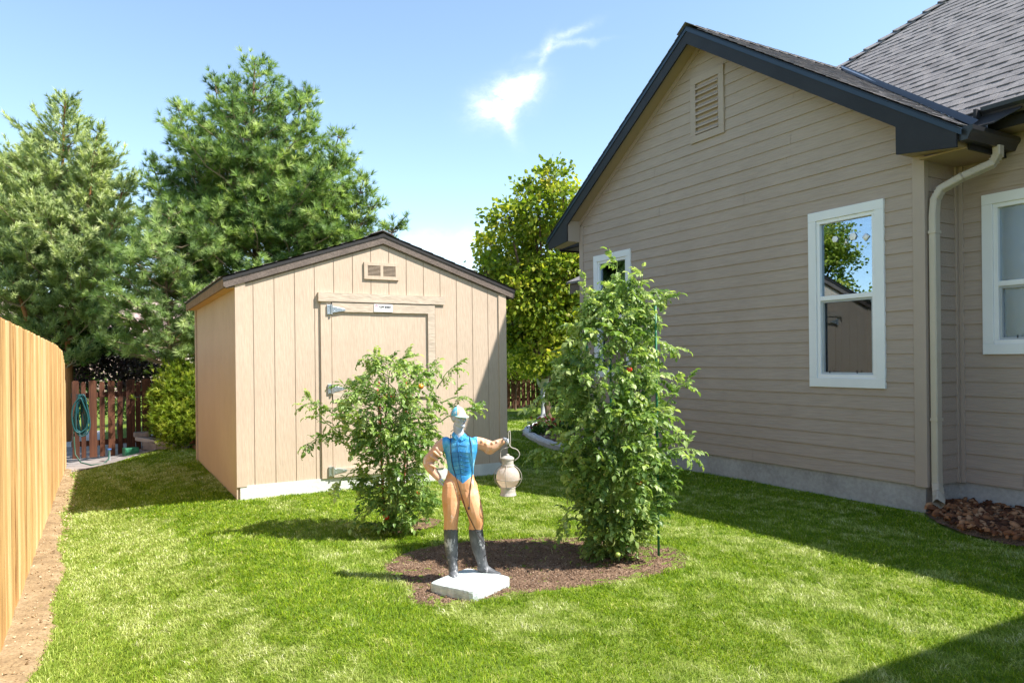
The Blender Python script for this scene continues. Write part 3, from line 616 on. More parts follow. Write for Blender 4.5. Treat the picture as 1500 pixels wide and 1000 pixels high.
# hip cap shingles
mb = MB(); d = np.array([1, -.98, m2]); d /= np.linalg.norm(d); p0 = np.array([XV, RY, mz(XV)]); sd = np.cross(d, n_m)
for k in range(16):
    p = p0 + d * (k * .205 - .05) + np.array([0, 0, .02])
    for sgn, nn in ((1, n_m), (-1, np.array([0, m2, 1]) / c2)):
        w = np.cross(d, nn); w = w / np.linalg.norm(w) * (-.13 if sgn == 1 else .13); w = w if (w[1] < 0) == (sgn == 1) or True else w
        if sgn == 1 and w[1] > 0: w = -w
        if sgn == -1 and w[0] < 0: w = -w
        mb.prism([p + [0, 0, .030], p + d * .25 + [0, 0, .0], p + d * .25 + w, p + w + [0, 0, .026]], (0, 0, .012))
mb.build('hip_cap', m_shing, mroof)
# valley flashing
v0 = np.array([XG, 3.2, 3.2]); v1 = np.array([XV, RY, 5.2]); vd = (v1 - v0)
mb = MB(); a = np.array([0, -.10, .0]) ; bq = np.array([.07, 0, .07 * m2])
mb.tube([v0 + [.06, .03, .06], v1 + [.0, -.03, .035]], .013, 6); mb.build('valley_flashing', m_flash, mroof)
mb = MB(); mb.prism([v0 + [.0, 0, .012], v1 + [.0, 0, .012], v1 + [-.03, -.07, .03], v0 + [-.03, -.07, .03]], (0, 0, .004)); mb.build('valley_flashing', m_drip, mroof)
# fascia, soffit and gutters
def gutter(a, b, out, name='gutter', w=.11, h=.105):
    """K-style gutter from a to b, out = horizontal outward vector"""
    a = np.array(a, float); b = np.array(b, float); o = np.array(out, float); prof = [(0, 0), (.0, -h), (w * .62, -h), (w * .80, -h * .55), (w * .98, -h * .32), (w, 0), (w - .012, .0), (w - .014, -.012), (w - .006, -h * .3), (w * .78, -h * .5), (w * .6, -h + .005), (.004, -h + .005), (.004, 0)]
    mb = MB(); V = [a + o * x + [0, 0, z] for x, z in prof] + [b + o * x + [0, 0, z] for x, z in prof]; n = len(prof)
    mb.add(V, [(i, (i + 1) % n, (i + 1) % n + n, i + n) for i in range(n)] + [(0, 1, 2, 3, 4, 5), tuple(n + q for q in (5, 4, 3, 2, 1, 0))]); return mb.build(name, m_gut, house)
mb = MB(); mb.box((6.345, .2, 3.19), (6.365, 3.19, 3.36)); mb.box((XE + .2, 3.20, 3.02), (XM, 3.22, 3.16)); mb.box((6.19, 3.2, 3.161), (XM, 3.222, 3.36)); mb.build('fascia', m_charcoal, house)
gutter((6.344, .2, 3.375), (6.344, 3.19, 3.375), (-1, 0, 0)); gutter((XE + .03, 3.199, 3.165), (XM - .005, 3.199, 3.165), (0, -1, 0))
mb = MB(); mb.box((6.366, .25, 3.205), (XM + .05, 3.19, 3.22)); mb.box((XW - .06, 3.221, 3.0315), (XM, YR, 3.0465)); mb.build('soffit', m_soffit, house)
# downspout
mb = MB()
path = [(6.40, 3.14, 3.07), (6.40, 3.14, 3.0), (6.385, 3.18, 2.93), (6.28, 3.36, 2.85), (6.215, 3.50, 2.77), (6.20, 3.54, 2.69), (6.195, 3.55, 2.56), (6.195, 3.55, .34), (6.19, 3.545, .26), (6.16, 3.52, .19), (6.10, 3.48, .15), (6.04, 3.45, .125)]
P = [Vector(p) for p in path]
def rect_tube(mb, P, w, d, side=(1, 0, 0)):
    V = []; n = len(P)
    for i in range(n):
        t = (Vector(P[min(i + 1, n - 1)]) - Vector(P[max(i - 1, 0)])).normalized(); s = Vector(side); s = (s - t * s.dot(t)).normalized(); q = t.cross(s)
        r = .008
        for (a_, b_) in ((w - r, d), (w, d - r), (w, -d + r), (w - r, -d), (-w + r, -d), (-w, -d + r), (-w, d - r), (-w + r, d)): V.append(Vector(P[i]) + s * a_ + q * b_)
    mb.add(V, [(i * 8 + k, i * 8 + (k + 1) % 8, (i + 1) * 8 + (k + 1) % 8, (i + 1) * 8 + k) for i in range(n - 1) for k in range(8)])
rect_tube(mb, P, .040, .030); ds = mb.build('downspout', m_down, house, bevel=0)
for i, (a_, b_, nn) in enumerate(((1, 3, 7), (3, 5, 7), (8, 10, 6))):
    for k in range(nn):
        t = k / (nn - 1) * (b_ - a_) + a_; j = int(min(t, len(P) - 2)); p = P[j].lerp(P[j + 1], t - j); tt = (P[j + 1] - P[j]).normalized()
        mb = MB(); rect_tube(mb, [p - tt * .004, p + tt * .004], .0422, .0322); mb.build('elbow_crimp', m_down, ds)
for zc in (.8, 2.4): mb = MB(); mb.box((6.150, 3.515, zc), (6.24, 3.58, zc + .025)); mb.build('strap', m_down, ds)
mb = MB(); rect_tube(mb, [(6.0405, 3.4505, .1252), (6.0385, 3.4495, .1244)], .03, .023); mb.box((6.0386, 3.4494, .1243), (6.0388, 3.4496, .1245)) if False else None; mb.build('outlet', plain('dark_green_outlet', (.06, .08, .04), .9), ds)
# right wing that reaches back past the photographer (casts the shade at the lower right)
mb = MB(); mb.box((4.75, -4.0, -.3), (11, -.32, 3.0)); mb.build('wing_wall', m_trim, house)
mb = MB(); mb.prism([(4.30, .18, 3.08), (4.30, -4.2, 3.08), (11.2, -4.2, 3.08), (11.2, .18, 3.08)], (0, 0, .12)); mb.prism([(4.30, .18, 3.20), (4.30, -4.2, 3.2), (6.6, -2.0, 4.6)], (.02, 0, .02)); mb.prism([(4.30, .18, 3.20), (11.2, .18, 3.2), (11.2, -2, 4.6), (6.6, -2.0, 4.6)], (.0, 0, .02)); mb.build('wing_roof', m_shing, house)
mb = MB(); mb.box((XM + .1, -.32, 0), (11, .30, 3.06)); mb.build('wing_wall', m_trim, house)
# low rear porch roof that peeks out past the far corner
mb = MB(); mb.prism([(6.74, 8.72, 2.60), (6.74, 9.97, 2.60), (8.8, 9.97, 3.5), (8.8, 8.72, 3.5)], (0, 0, .035)); pf = mb.build('low_roof', m_shing, house)
mb = MB(); mb.box((6.78, 8.72, 2.44), (6.80, 9.93, 2.60)); mb.prism([(6.80, 9.93, 2.44), (8.8, 9.93, 2.9), (8.8, 9.93, 3.48), (6.80, 9.93, 2.605)], (0, -.03, 0)); mb.build('low_fascia', m_shedf, pf)
mb = MB(); mb.box((7.1, 8.71, -.1), (9.5, 9.7, 2.7)); mb.build('wall', m_trim, house)
# white glass ornaments hanging inside the tall window
lab = ['round white ornament at the far left against the pane of the tall window', 'small white angel shaped ornament set lower against the pane of the tall window', 'largest white ornament in the middle of the tall window pane', 'white diamond shaped ornament at the right against the pane of the tall window']
m_orn = plain('white_paper_ornament', (.92, .92, .92), .5)
for i, (px, py, r) in enumerate([(1220, 350, .034), (1236, 354, .021), (1246, 346, .040), (1265, 347, .038)]):
    d_ = ray(px, py); c_ = cC + d_ * (XW - .019 + .0) / d_[0]; c_[0] += .030
    o = thing('window_ornament', lab[i], 'ornament', tuple(c_), 'white ornaments in the tall window'); mb = MB()
    if i in (0, 2):
        for k in range(6):
            an = k * PI / 3; mb.ell(c_ + np.array([0, math.cos(an) * r * .5, math.sin(an) * r * .5]), (.004, r * .5, r * .42), 8, 6)
        mb.ell(c_, (.007, r * .5, r * .5), 8, 6)
    elif i == 1:
        mb.prism([c_ + [0, 0, r], c_ + [0, r * .9, -r], c_ + [0, 0, -r * .6], c_ + [0, -r * .9, -r]], (.003, 0, 0)); mb.ell(c_ + np.array([0, 0, r]), (.004, r * .35, r * .35), 8, 6)
    else:
        mb.prism([c_ + [0, 0, r], c_ + [0, r, .2 * r], c_ + [0, .1 * r, -r], c_ + [0, -r, .1 * r]], (.004, 0, 0)); mb.ell(c_, (.007, r * .55, r * .55), 8, 6)
    mb.build('ornament_body', m_orn, o, smooth=True)
# ================================================================== SHED
SX0, SX1, SY0, SY1 = 1.15, 4.18, 7.50, 10.98
SR = 2.665; SPK = 2.745; ES = .335   # ridge X, peak z, slope
shed = thing('storage_shed', 'tan wooden garden shed with brown gable roof and a hinged door', 'shed', (SX0, SY0, 0))
def sz(x): return SPK - ES * abs(x - SR)
mb = MB()
step = .2032; xs_ = [SX0 + .10]
x = SX0 + .10
def fpanel(x0, x1, zb=.143):
    zt = lambda x: sz(x) - .10
    P = [(x0, SY0, zb), (x1, SY0, zb), (x1, SY0, zt(x1))] + ([(SR, SY0, zt(SR))] if x0 < SR < x1 else []) + [(x0, SY0, zt(x0))]
    mb.prism(P, (0, .012, 0))
gaps = [SX0 + .10]
g = SX0 + .10 + .055
cols = [SX0 + .002, SX0 + .16]
while cols[-1] + step < SX1 - .12: cols.append(cols[-1] + step)
cols.append(SX1 - .002)
for i in range(len(cols) - 1): fpanel(cols[i] + .004, cols[i + 1] - .004)
mb.prism([(SX0 + .001, SY0 + .006, .143), (SX1 - .001, SY0 + .006, .143), (SX1 - .001, SY0 + .006, sz(SX1) - .1), (SR, SY0 + .006, SPK - .10), (SX0 + .001, SY0 + .006, sz(SX0) - .1)], (0, .03, 0))
mb.build('front_wall', m_shedw, shed); mb = MB()
mb.prism([(SX0 + .001, SY1, .0), (SX1 - .001, SY1, .0), (SX1 - .001, SY1, sz(SX1) - .1), (SR, SY1, SPK - .1), (SX0 + .001, SY1, sz(SX0) - .1)], (0, -.02, 0))
mb.build('back_wall', m_shedw, shed)
for xx, sg in ((SX0, 1), (SX1, -1)):
    mb = MB(); y = SY0 + .03
    while y < SY1 - .03:
        y1 = min(y + .2032, SY1 - .005); mb.box((xx, y + .003, .0), (xx + sg * .012, y1 - .003, sz(xx) - .105)); y = y1
    mb.box((xx + sg * .007, SY0 + .02, .001), (xx + sg * .03, SY1 - .005, sz(xx) - .106)); mb.build('side_wall', m_shedw, shed)
# corner trims
for (p, q_) in (((SX0 - .012, SY0 - .014, .135), (SX0 + .085, SY0 - .0005, sz(SX0 + .04) - .10)), ((SX1 - .09, SY0 - .014, .135), (SX1 + .012, SY0 - .0005, sz(SX1) - .10)), ((SX0 - .012, SY0 - .0004, -.01), (SX0 - .0005, SY0 + .02, sz(SX0) - .11)), ((SX0 - .02, SY1 - .10, .0), (SX0 - .0006, SY1 + .0, sz(SX0) - .11))):
    mb = MB(); mb.box(p, q_); mb.build('corner_trim', m_shedw, shed)
mb = MB(); mb.box((SX0 + .02, SY0 - .008, -.06), (SX1 - .02, SY0 + .05, .1428)); mb.build('sill_beam', m_skid, shed)
for k in range(6):
    yy = SY0 + .03 + k * .66; mb = MB(); mb.box((SX0 + .02, yy, -.25), (SX0 + .22, yy + .2, -.004)); mb.build('concrete_block', m_conc, shed)
# roof
OX, OYF = .125, .035
for s in (-1, 1):
    xe = SR + s * (SX1 - SR + OX if s > 0 else SR - SX0 + OX)
    ye0, ye1 = SY0 - OYF, SY1 + .08
    mb = MB(); mb.prism([(SR, ye0, SPK - .016), (xe, ye0, sz(xe) - .016), (xe, ye1, sz(xe) - .016), (SR, ye1, SPK - .016)], (0, 0, .014)); rf = mb.build('roof', m_black, shed)
    cc = math.hypot(1, ES); mb = MB()
    shingle_rows(mb, (xe + s * .01, ye0 - .012, sz(xe) + .0), (0, 1, 0), (-s / cc, 0, ES / cc), (s * ES / cc, 0, 1 / cc), int(1.68 * cc / .142), lambda q: 0, lambda q: ye1 - ye0 + .02, seed=20 + s)
    mb.build('shingles', m_shing, rf)
    mb = MB(); mb.prism([(SR, ye0 - .004, SPK - .05 + .04), (xe, ye0 - .004, sz(xe) - .01), (xe, ye0 - .004, sz(xe) - .038), (SR, ye0 - .004, SPK - .038)], (0, .006, 0)); mb.build('drip_edge', m_black, rf)
    mb = MB(); mb.prism([(SR, ye0 + .004, SPK - .034), (xe - s * .005, ye0 + .004, sz(xe) - .034), (xe - s * .005, ye0 + .004, sz(xe) - .085), (xe - s * .03, ye0 + .004, sz(xe) - .100), (SR, ye0 + .004, SPK - .108)], (0, .02, 0)); mb.build('rake_board', m_shedf, shed)
    mb = MB(); mb.box((xe - s * .022, ye0 + .025, sz(xe) - .105), (xe - s * .002, ye1 - .005, sz(xe) - .017)); mb.build('eave_board', m_shedf if s > 0 else noisy('eave_board_tan', (.20, .125, .07), (.27, .17, .10), 6, rough=.8, fine=(50, (1, .2, 1), .2)), shed)
    mb = MB(); mb.prism([(SR, ye0 + .03, SPK - .125), (xe - s * .03, ye0 + .03, sz(xe) - .112), (xe - s * .03, SY0 - .002, sz(xe) - .112), (SR, SY0 - .002, SPK - .125)], (0, 0, .01)); mb.build('soffit', m_shedf, shed)
    if s < 0:
        mb = MB(); mb.box((SX0 - .1, SY0, sz(xe) - .10), (SX0 - .001, SY1, sz(xe) - .09)); mb.build('soffit', noisy('bare_plywood_soffit', (.48, .30, .13), (.58, .38, .18), 5, rough=.8), shed)
# ridge shingle bumps
mb = MB()
for k in range(16):
    for s in (-1, 1): mb.prism([(SR, SY0 - OYF + k * .22 + .02, SPK + .035), (SR + s * .13, SY0 - OYF + k * .22 + .02, SPK + .032 - .13 * ES), (SR + s * .13, SY0 - OYF + k * .22 + .27, SPK + .018 - .13 * ES), (SR, SY0 - OYF + k * .22 + .27, SPK + .018)], (0, 0, .008))
mb.build('ridge_cap', m_shing, shed)
# door
DX0, DX1, DZ0, DZ1 = 2.095, 3.262, .16, 1.985
for (p, q_) in (((DX0 - .118, SY0 - .022, .145), (DX0 - .008, SY0 - .0006, 1.99)), ((DX1 + .008, SY0 - .022, .145), (DX1 + .105, SY0 - .0006, 1.99))): mb = MB(); mb.box(p, q_); mb.build('door_jamb', m_shedw, shed)
mb = MB(); mb.box((1.95, SY0 - .042, 1.99), (3.385, SY0 - .0007, 2.082)); mb.build('door_header', m_shedt, shed)
mb = MB(); mb.box((DX0, SY0 - .012, .148), (DX1, SY0 - .0008, DZ1 - .004)); door = mb.build('door', m_shedw, shed)
mb = MB(); mb.box((DX0, SY0 - .034, 1.885), (DX1, SY0 - .0125, DZ1 - .004)); mb.box((DX1 - .085, SY0 - .0338, .15), (DX1, SY0 - .0125, 1.8848)); mb.box((DX0, SY0 - .0338, .96), (DX1 - .0852, SY0 - .0125, 1.05)); mb.box((DX0, SY0 - .034, .15), (DX1 - .0852, SY0 - .0125, .24)); mb.build('door_rail', m_shedt, door)
for zc in (1.905, 1.075, .215):
    mb = MB(); yb = SY0 - .038
    mb.box((DX0 - .055, yb, zc - .05), (DX0 - .012, SY0 - .0225, zc + .05)); mb.tube([(DX0 - .008, yb - .004, zc - .052), (DX0 - .008, yb - .004, zc + .052)], .011, 10)
    mb.prism([(DX0 - .0, yb - .001, zc + .034), (DX0 + .13, yb - .001, zc + .012), (DX0 + .145, yb - .001, zc), (DX0 + .13, yb - .001, zc - .012), (DX0 - .0, yb - .001, zc - .034)], (0, .0035, 0))
    for dx, dz in ((.02, .018), (.02, -.018), (.10, 0), (-.035, .035), (-.035, -.035)): mb.ell((DX0 + dx, yb - .002, zc + dz), (.005, .004, .005), 8, 6)
    mb.build('hinge', m_steel, door, smooth=False, bevel=.002)
# shed vent
vx0, vx1, vz0, vz1 = 2.45, 2.845, 2.245, 2.428
mb = MB(); fy0, fy1 = SY0 - .02, SY0 - .0009
mb.box((vx0, fy0, vz0), (vx1, fy1, vz0 + .035)); mb.box((vx0, fy0, vz1 - .035), (vx1, fy1, vz1)); mb.box((vx0, fy0 + .0005, vz0 + .035), (vx0 + .04, fy1, vz1 - .035)); mb.box((vx1 - .04, fy0 + .0005, vz0 + .035), (vx1, fy1, vz1 - .035)); mb.box((2.632, fy0 + .0005, vz0 + .035), (2.663, fy1, vz1 - .035))
sv = mb.build('shed_vent', m_shedw, shed)
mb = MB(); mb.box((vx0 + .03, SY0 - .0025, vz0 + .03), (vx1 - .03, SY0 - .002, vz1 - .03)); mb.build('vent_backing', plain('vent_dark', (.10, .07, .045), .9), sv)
for (a_, b_) in ((vx0 + .04, 2.632), (2.663, vx1 - .04)):
    mb = MB()
    for k in range(8): zc = vz0 + .038 + k * .0138; mb.prism([(a_, SY0 - .018, zc), (b_, SY0 - .018, zc), (b_, SY0 - .004, zc + .004), (a_, SY0 - .004, zc + .004)], (0, 0, .0035))
    mb.build('louver', m_shedw, sv)
# maker's sign, with its lettering
def text_mesh(name, body, size, loc, rot, mtl, parent, ext=.001, sx=1.0):
    cu = bpy.data.curves.new(name, 'FONT'); cu.body = body; cu.size = size; cu.extrude = ext; cu.align_x = 'LEFT'; cu.offset = size * .025
    o = bpy.data.objects.new(name, cu); COL.objects.link(o); bpy.context.view_layer.update()
    me = bpy.data.meshes.new_from_object(o.evaluated_get(bpy.context.evaluated_depsgraph_get())); COL.objects.unlink(o); bpy.data.objects.remove(o)
    R_ = rot.to_matrix().to_4x4() if hasattr(rot, 'to_matrix') else Matrix.Identity(4)
    me.transform(Matrix.Translation(Vector(loc) - Vector(parent['_o'] if '_o' in parent.keys() else parent.location)) @ R_ @ Matrix.Diagonal((sx, 1, 1, 1)))
    me.materials.clear(); me.materials.append(mtl); o = bpy.data.objects.new(name, me); COL.objects.link(o); o.parent = parent; return o
from mathutils import Euler
mb = MB(); mb.box((2.548, SY0 - .0405, 1.893), (2.756, SY0 - .0345, 1.975)); sg = mb.build('name_sign', plain('white_sign_face', (.78, .76, .76), .4), door)
mR = Euler((PI / 2, 0, 0))
text_mesh('lettering', 'TUFF SHED', .031, (2.597, SY0 - .0415, 1.935), mR, plain('black_lettering', (.02, .02, .025), .5), sg, sx=.92)
mb = MB(); mb.box((2.560, SY0 - .0418, 1.930), (2.590, SY0 - .0408, 1.934)); mb.box((2.560, SY0 - .0418, 1.956), (2.590, SY0 - .0408, 1.960)); mb.box((2.562, SY0 - .0417, 1.934), (2.566, SY0 - .0408, 1.956)); mb.box((2.584, SY0 - .0417, 1.934), (2.588, SY0 - .0408, 1.956)); mb.prism([(2.556, SY0 - .0418, 1.960), (2.594, SY0 - .0418, 1.960), (2.575, SY0 - .0418, 1.972)], (0, .001, 0)); mb.build('emblem', plain('faded_red_print', (.42, .22, .30), .5), sg)
# ================================================================== BOARD FENCE (left)
FX = -.49
def board_attr(o, per, nboards_vals):
    a = o.data.attributes.new('board', 'FLOAT_COLOR', 'POINT'); n = len(o.data.vertices); v = np.zeros((n, 4), np.float32)
    for i in range(n): q = nboards_vals[min(i // per, len(nboards_vals) - 1)]; v[i] = (q[0] * 7, q[1], q[2], q[0])
    a.data.foreach_set('color', v.ravel())
fence = thing('board_fence', 'tall golden cedar board fence along the left edge of the lawn', 'fence', (FX, 6, -.2))
mb = MB(); y = -1.5; vals = []; R_ = random.Random(5)
while y < 12.7:
    w = .138 + R_.uniform(-.004, .004); yc = y + w / 2
    top = 1.632 - .005 * max(0, yc - 4.8) + R_.uniform(-.003, .003)
    if yc > 10.5: top -= .035 * (yc - 10.5)
    if yc > 12.05: top -= .34 * (yc - 12.05)
    if yc > 12.55: top -= .20
    bot = float(gh(FX, yc)) + .02 + R_.uniform(-.012, .012); xo = R_.uniform(-.005, .005)
    mb.prism([(FX + xo, y, bot), (FX + xo, y + w - .006, bot), (FX + xo, y + w - .006, top - .012), (FX + xo, y + w - .015, top), (FX + xo, y + .012, top), (FX + xo, y, top - .012)], (-.016, 0, 0))
    r = R_.random(); vals.append((r, R_.random() * 9, R_.random() * 9, 1)); y += w
fb = mb.build('fence_boards', m_cedar, fence); board_attr(fb, 12, vals)
for z_ in (.0, .6, 1.1):
    mb = MB(); mb.box((FX - .055, -1.5, z_), (FX - .022, 12.5, z_ + .085)); r_ = mb.build('rail', m_cedar, fence); board_attr(r_, 8, [(.4, 3, 1, 1)])
for k in range(7):
    mb = MB(); mb.box((FX - .145, -1.4 + k * 2.3, -.5), (FX - .056, -1.31 + k * 2.3, 1.20)); r_ = mb.build('post', m_cedar, fence); board_attr(r_, 8, [(.6, k, 1, 1)])
# ================================================================== PICKET FENCES
def pickets(name, label, p0, p1, zb, zt, w0, w1, gap, seed, wvar=True, gate=None):
    p0 = np.array(p0, float); p1 = np.array(p1, float); Lg = np.linalg.norm(p1 - p0); d = (p1 - p0) / Lg; nn = np.array([d[1], -d[0]])
    t = thing(name, label, 'fence', (p0[0], p0[1], zb)); R_ = random.Random(seed); s = 0; k = 0
    while s < Lg:
        w = (w0 if k % 2 == 0 else w1) * R_.uniform(.9, 1.1); off = (0 if k % 2 == 0 else -.028) if wvar else 0
        a = p0 + d * s + nn * off; b = a + d * w; zt_ = zt + R_.uniform(-.015, .012) - (.03 if (k % 2 and wvar) else 0)
        mb = MB(); mb.prism([(a[0], a[1], zb + .04), (b[0], b[1], zb + .04), (b[0], b[1], zt_ - .02), (b[0] - d[0] * .02, b[1] - d[1] * .02, zt_), (a[0] + d[0] * .02, a[1] + d[1] * .02, zt_), (a[0], a[1], zt_ - .02)], (-nn[0] * .018, -nn[1] * .018, 0))
        o = mb.build('picket', m_redwood, t); board_attr(o, 12, [(R_.random(), R_.random() * 9, R_.random() * 9, 1)]); s += w + gap * R_.uniform(.8, 1.25); k += 1
    for z_ in (zb + .22, zt - .28):
        a = p0 - nn * .055; b = p1 - nn * .055; mb = MB(); mb.prism([(a[0], a[1], z_), (b[0], b[1], z_), (b[0], b[1], z_ + .085), (a[0], a[1], z_ + .085)], (-nn[0] * .035, -nn[1] * .035, 0)); r_ = mb.build('rail', m_redwood, t); board_attr(r_, 8, [(.4, 3, 1, 1)])
    return t, d, nn
gp0 = (-.42, 13.25); gp1 = (1.75, 13.75)
pg, gd, gn = pickets('picket_gate', 'short red brown picket gate with a dark latch beyond the board fence', gp0, gp1, -.17, 1.10, .102, .072, .040, 3)
mb = MB(); c_ = np.array([gp0[0], gp0[1]]) + gd * .93; mb.box((c_[0] - .07, c_[1] - .05, .80), (c_[0] + .07, c_[1] - .03, .815)); mb.tube([(c_[0] - .05, c_[1] - .06, .77), (c_[0] - .05, c_[1] - .06, .85)], .009, 6); mb.tube([(c_[0] + .05, c_[1] - .06, .77), (c_[0] + .05, c_[1] - .06, .85)], .009, 6); mb.build('latch', m_gut, pg)
for sx in (.86, 1.06):
    q = np.array(gp0) + gd * sx; mb = MB(); mb.box((q[0] - .045, q[1] + .0, -.3), (q[0] + .045, q[1] + .09, 1.10)); r_ = mb.build('post', m_redwood, pg); board_attr(r_, 8, [(.5, 2, 1, 1)])
pickets('picket_fence', 'short dark red picket fence at the far end of the lawn between shed and house', (6.6, 16.9), (13.2, 17.3), -.02, 1.03, .13, .13, .035, 8, wvar=False)
# ================================================================== BLOCK WALL, HOSE, VALVE BOX
bw = thing('block_wall', 'low grey block retaining wall running from the picket gate toward the shed', 'retaining wall', (.7, 13.2, -.17))
m_block = noisy('retaining_block', (.17, .145, .15), (.30, .26, .26), 6, rough=.95, bump=.8, bscale=30)
w0 = np.array([.46, 13.2]); w1 = np.array([1.12, 12.55]); wd = (w1 - w0) / np.linalg.norm(w1 - w0); wn = np.array([-wd[1], wd[0]])
for r in range(2):
    for k in range(4):
        a = w0 + wd * (k * .27 + (.13 if r else 0)); b = a + wd * .262; z0_ = -.19 + r * .15 - k * .035
        mb = MB(); mb.prism([(a[0], a[1], z0_), (b[0], b[1], z0_), (b[0], b[1], z0_ + .142), (a[0], a[1], z0_ + .142)], (wn[0] * .16, wn[1] * .16, 0)); mb.build('block', m_block, bw, bevel=.01)
mb = MB(); a = w0 - wd * .02; b = w1 + wd * .05; mb.prism([(a[0], a[1], .106), (b[0], b[1], -.02), (b[0], b[1], .045), (a[0], a[1], .17)], (wn[0] * .2, wn[1] * .2, 0)); mb.build('cap', noisy('retaining_cap', (.30, .26, .27), (.42, .37, .37), 6, rough=.9, bump=.5, bscale=30), bw, bevel=.01)
mb = MB(); mb.box((w0[0] - .03, w0[1] - .0, .155), (w0[0] + .2, w0[1] + .17, .24)); mb.build('cap_stone', m_block, bw, bevel=.02)
mb = MB(); mb.prism([(w0[0] + .1, w0[1] + .2, .0), (w1[0] + .1, w1[1] + .1, .0), (1.25, 12.2, .0), (2.6, 12.0, .0), (2.6, 13.3, .0)], (0, 0, .06)); mb.build('raised_bed', m_soilm, kind='structure')
hose = thing('garden_hose', 'coiled teal garden hose hanging beside the picket gate', 'hose', (-.31, 12.95, .9))
m_hose = plain('teal_hose_rubber', (.012, .07, .08), .4); m_hoseg = plain('dark_green_hose_rubber', (.02, .07, .05), .4)
for k in range(9):
    mb = MB(); cx, cy = -.31 + .012 * (k % 4), 12.93 - .02 * k; P = []
    for i in range(25):
        a = 2 * PI * i / 24; P.append((cx + (.028 + .009 * k) * (1.0 - .35 * math.cos(a)) * math.sin(a) + .01 * math.sin(3 * a + k), cy - .006 * math.cos(a), .60 + (.27 + .03 * math.sin(k * 2.1)) * math.cos(a) * (1 if math.cos(a) > 0 else 1.15)))
    mb.tube(P, .012, 6, caps=False); mb.build('coil', m_hose, hose, smooth=True)
mb = MB(); P = [(-.39, 12.85, .55), (-.385, 12.8, .2), (-.37, 12.72, .0), (-.30, 12.66, -.12), (-.16, 12.6, -.165), (.0, 12.62, -.16), (.07, 12.7, -.10), (.08, 12.8, .02)]; mb.tube(P, .011, 6); mb.build('hose_end', m_hoseg, hose, smooth=True)
mb = MB(); mb.box((-.36, 12.96, .80), (-.24, 13.06, .90)); mb.build('hanger', m_gut, hose)
sp = thing('water_spigot', 'small blue topped water spigot standing in front of the picket gate', 'spigot', (.08, 12.85, -.19))
mb = MB(); mb.tube([(.08, 12.85, -.19), (.08, 12.85, .02)], .014, 8); mb.tube([(.08, 12.85, .0), (.08, 12.79, .0), (.08, 12.77, -.03)], .011, 8); mb.build('pipe', plain('grey_pipe', (.3, .34, .36), .4), sp)
mb = MB(); mb.lathe((.08, 12.85, .02), [(0, 0), (.03, .005), (.03, .02), (.0, .024)], 12); mb.build('handle', plain('blue_handle', (.06, .16, .42), .4), sp)
vb = MB(); vb.prism([(.30, 12.93, -.19), (.50, 12.98, -.19), (.50, 12.98, .02), (.30, 12.93, .02)], (-.04, .14, 0)); tag(vb.build('valve_box', plain('green_plastic', (.03, .17, .09), .5), bevel=.01), 'green plastic box on the path at the foot of the picket gate', 'box')
# ================================================================== FLOWER BED EDGING AND BIRDBATH
ed = thing('concrete_edging', 'curved pale concrete edging round the flower bed behind the tomato plant', 'garden edging', (6.3, 10.3, 0))
P = [G(*p) for p in [(812, 621), (800, 622), (786, 626), (774, 632), (772, 637), (780, 643), (793, 650), (808, 656), (826, 660), (850, 664)]]
mb = MB(); sub = []
for i in range(len(P) - 1):
    for j in range(4): sub.append(P[i] + (P[i + 1] - P[i]) * j / 4)
sub = np.array(sub + [P[-1]]); n = len(sub); V = []
for i in range(n):
    t = sub[min(i + 1, n - 1)] - sub[max(i - 1, 0)]; t /= np.linalg.norm(t); q = np.array([-t[1], t[0], 0])
    for (a_, z_) in ((-.075, -.05), (-.075, .07), (-.045, .10), (.045, .10), (.075, .07), (.075, -.05)): V.append(sub[i] + q * a_ + [0, 0, z_ + .004 * math.sin(i * 1.7)])
mb.add(V, [(i * 6 + k, i * 6 + k + 1, (i + 1) * 6 + k + 1, (i + 1) * 6 + k) for i in range(n - 1) for k in range(5)]); mb.build('edging_curb', noisy('pale_edging_concrete', (.42, .42, .43), (.56, .56, .57), 8, rough=.9, bump=.5, bscale=30), ed)
bb = thing('birdbath', 'small grey stone birdbath on a slim stem in front of the far picket fence', 'birdbath', (9.2, 14.6, 0)); c_ = S(795, 562, 16.2); bb.location = (c_[0], c_[1], 0)
m_stone = noisy('grey_stone', (.33, .34, .36), (.46, .47, .49), 9, rough=.85, bump=.4)
mb = MB(); mb.lathe((c_[0], c_[1], c_[2] - .10), [(.02, -.01), (.05, 0), (.10, .05), (.13, .13), (.14, .20), (.15, .205), (.15, .22), (.13, .22), (.12, .16), (0, .12)], 24); mb.build('bowl', m_stone, bb, smooth=True)
mb = MB(); mb.lathe((c_[0], c_[1], 0), [(.14, 0), (.14, .04), (.05, .10), (.035, .3), (.05, c_[2] - .10)], 16); mb.build('pedestal', m_stone, bb, smooth=True)
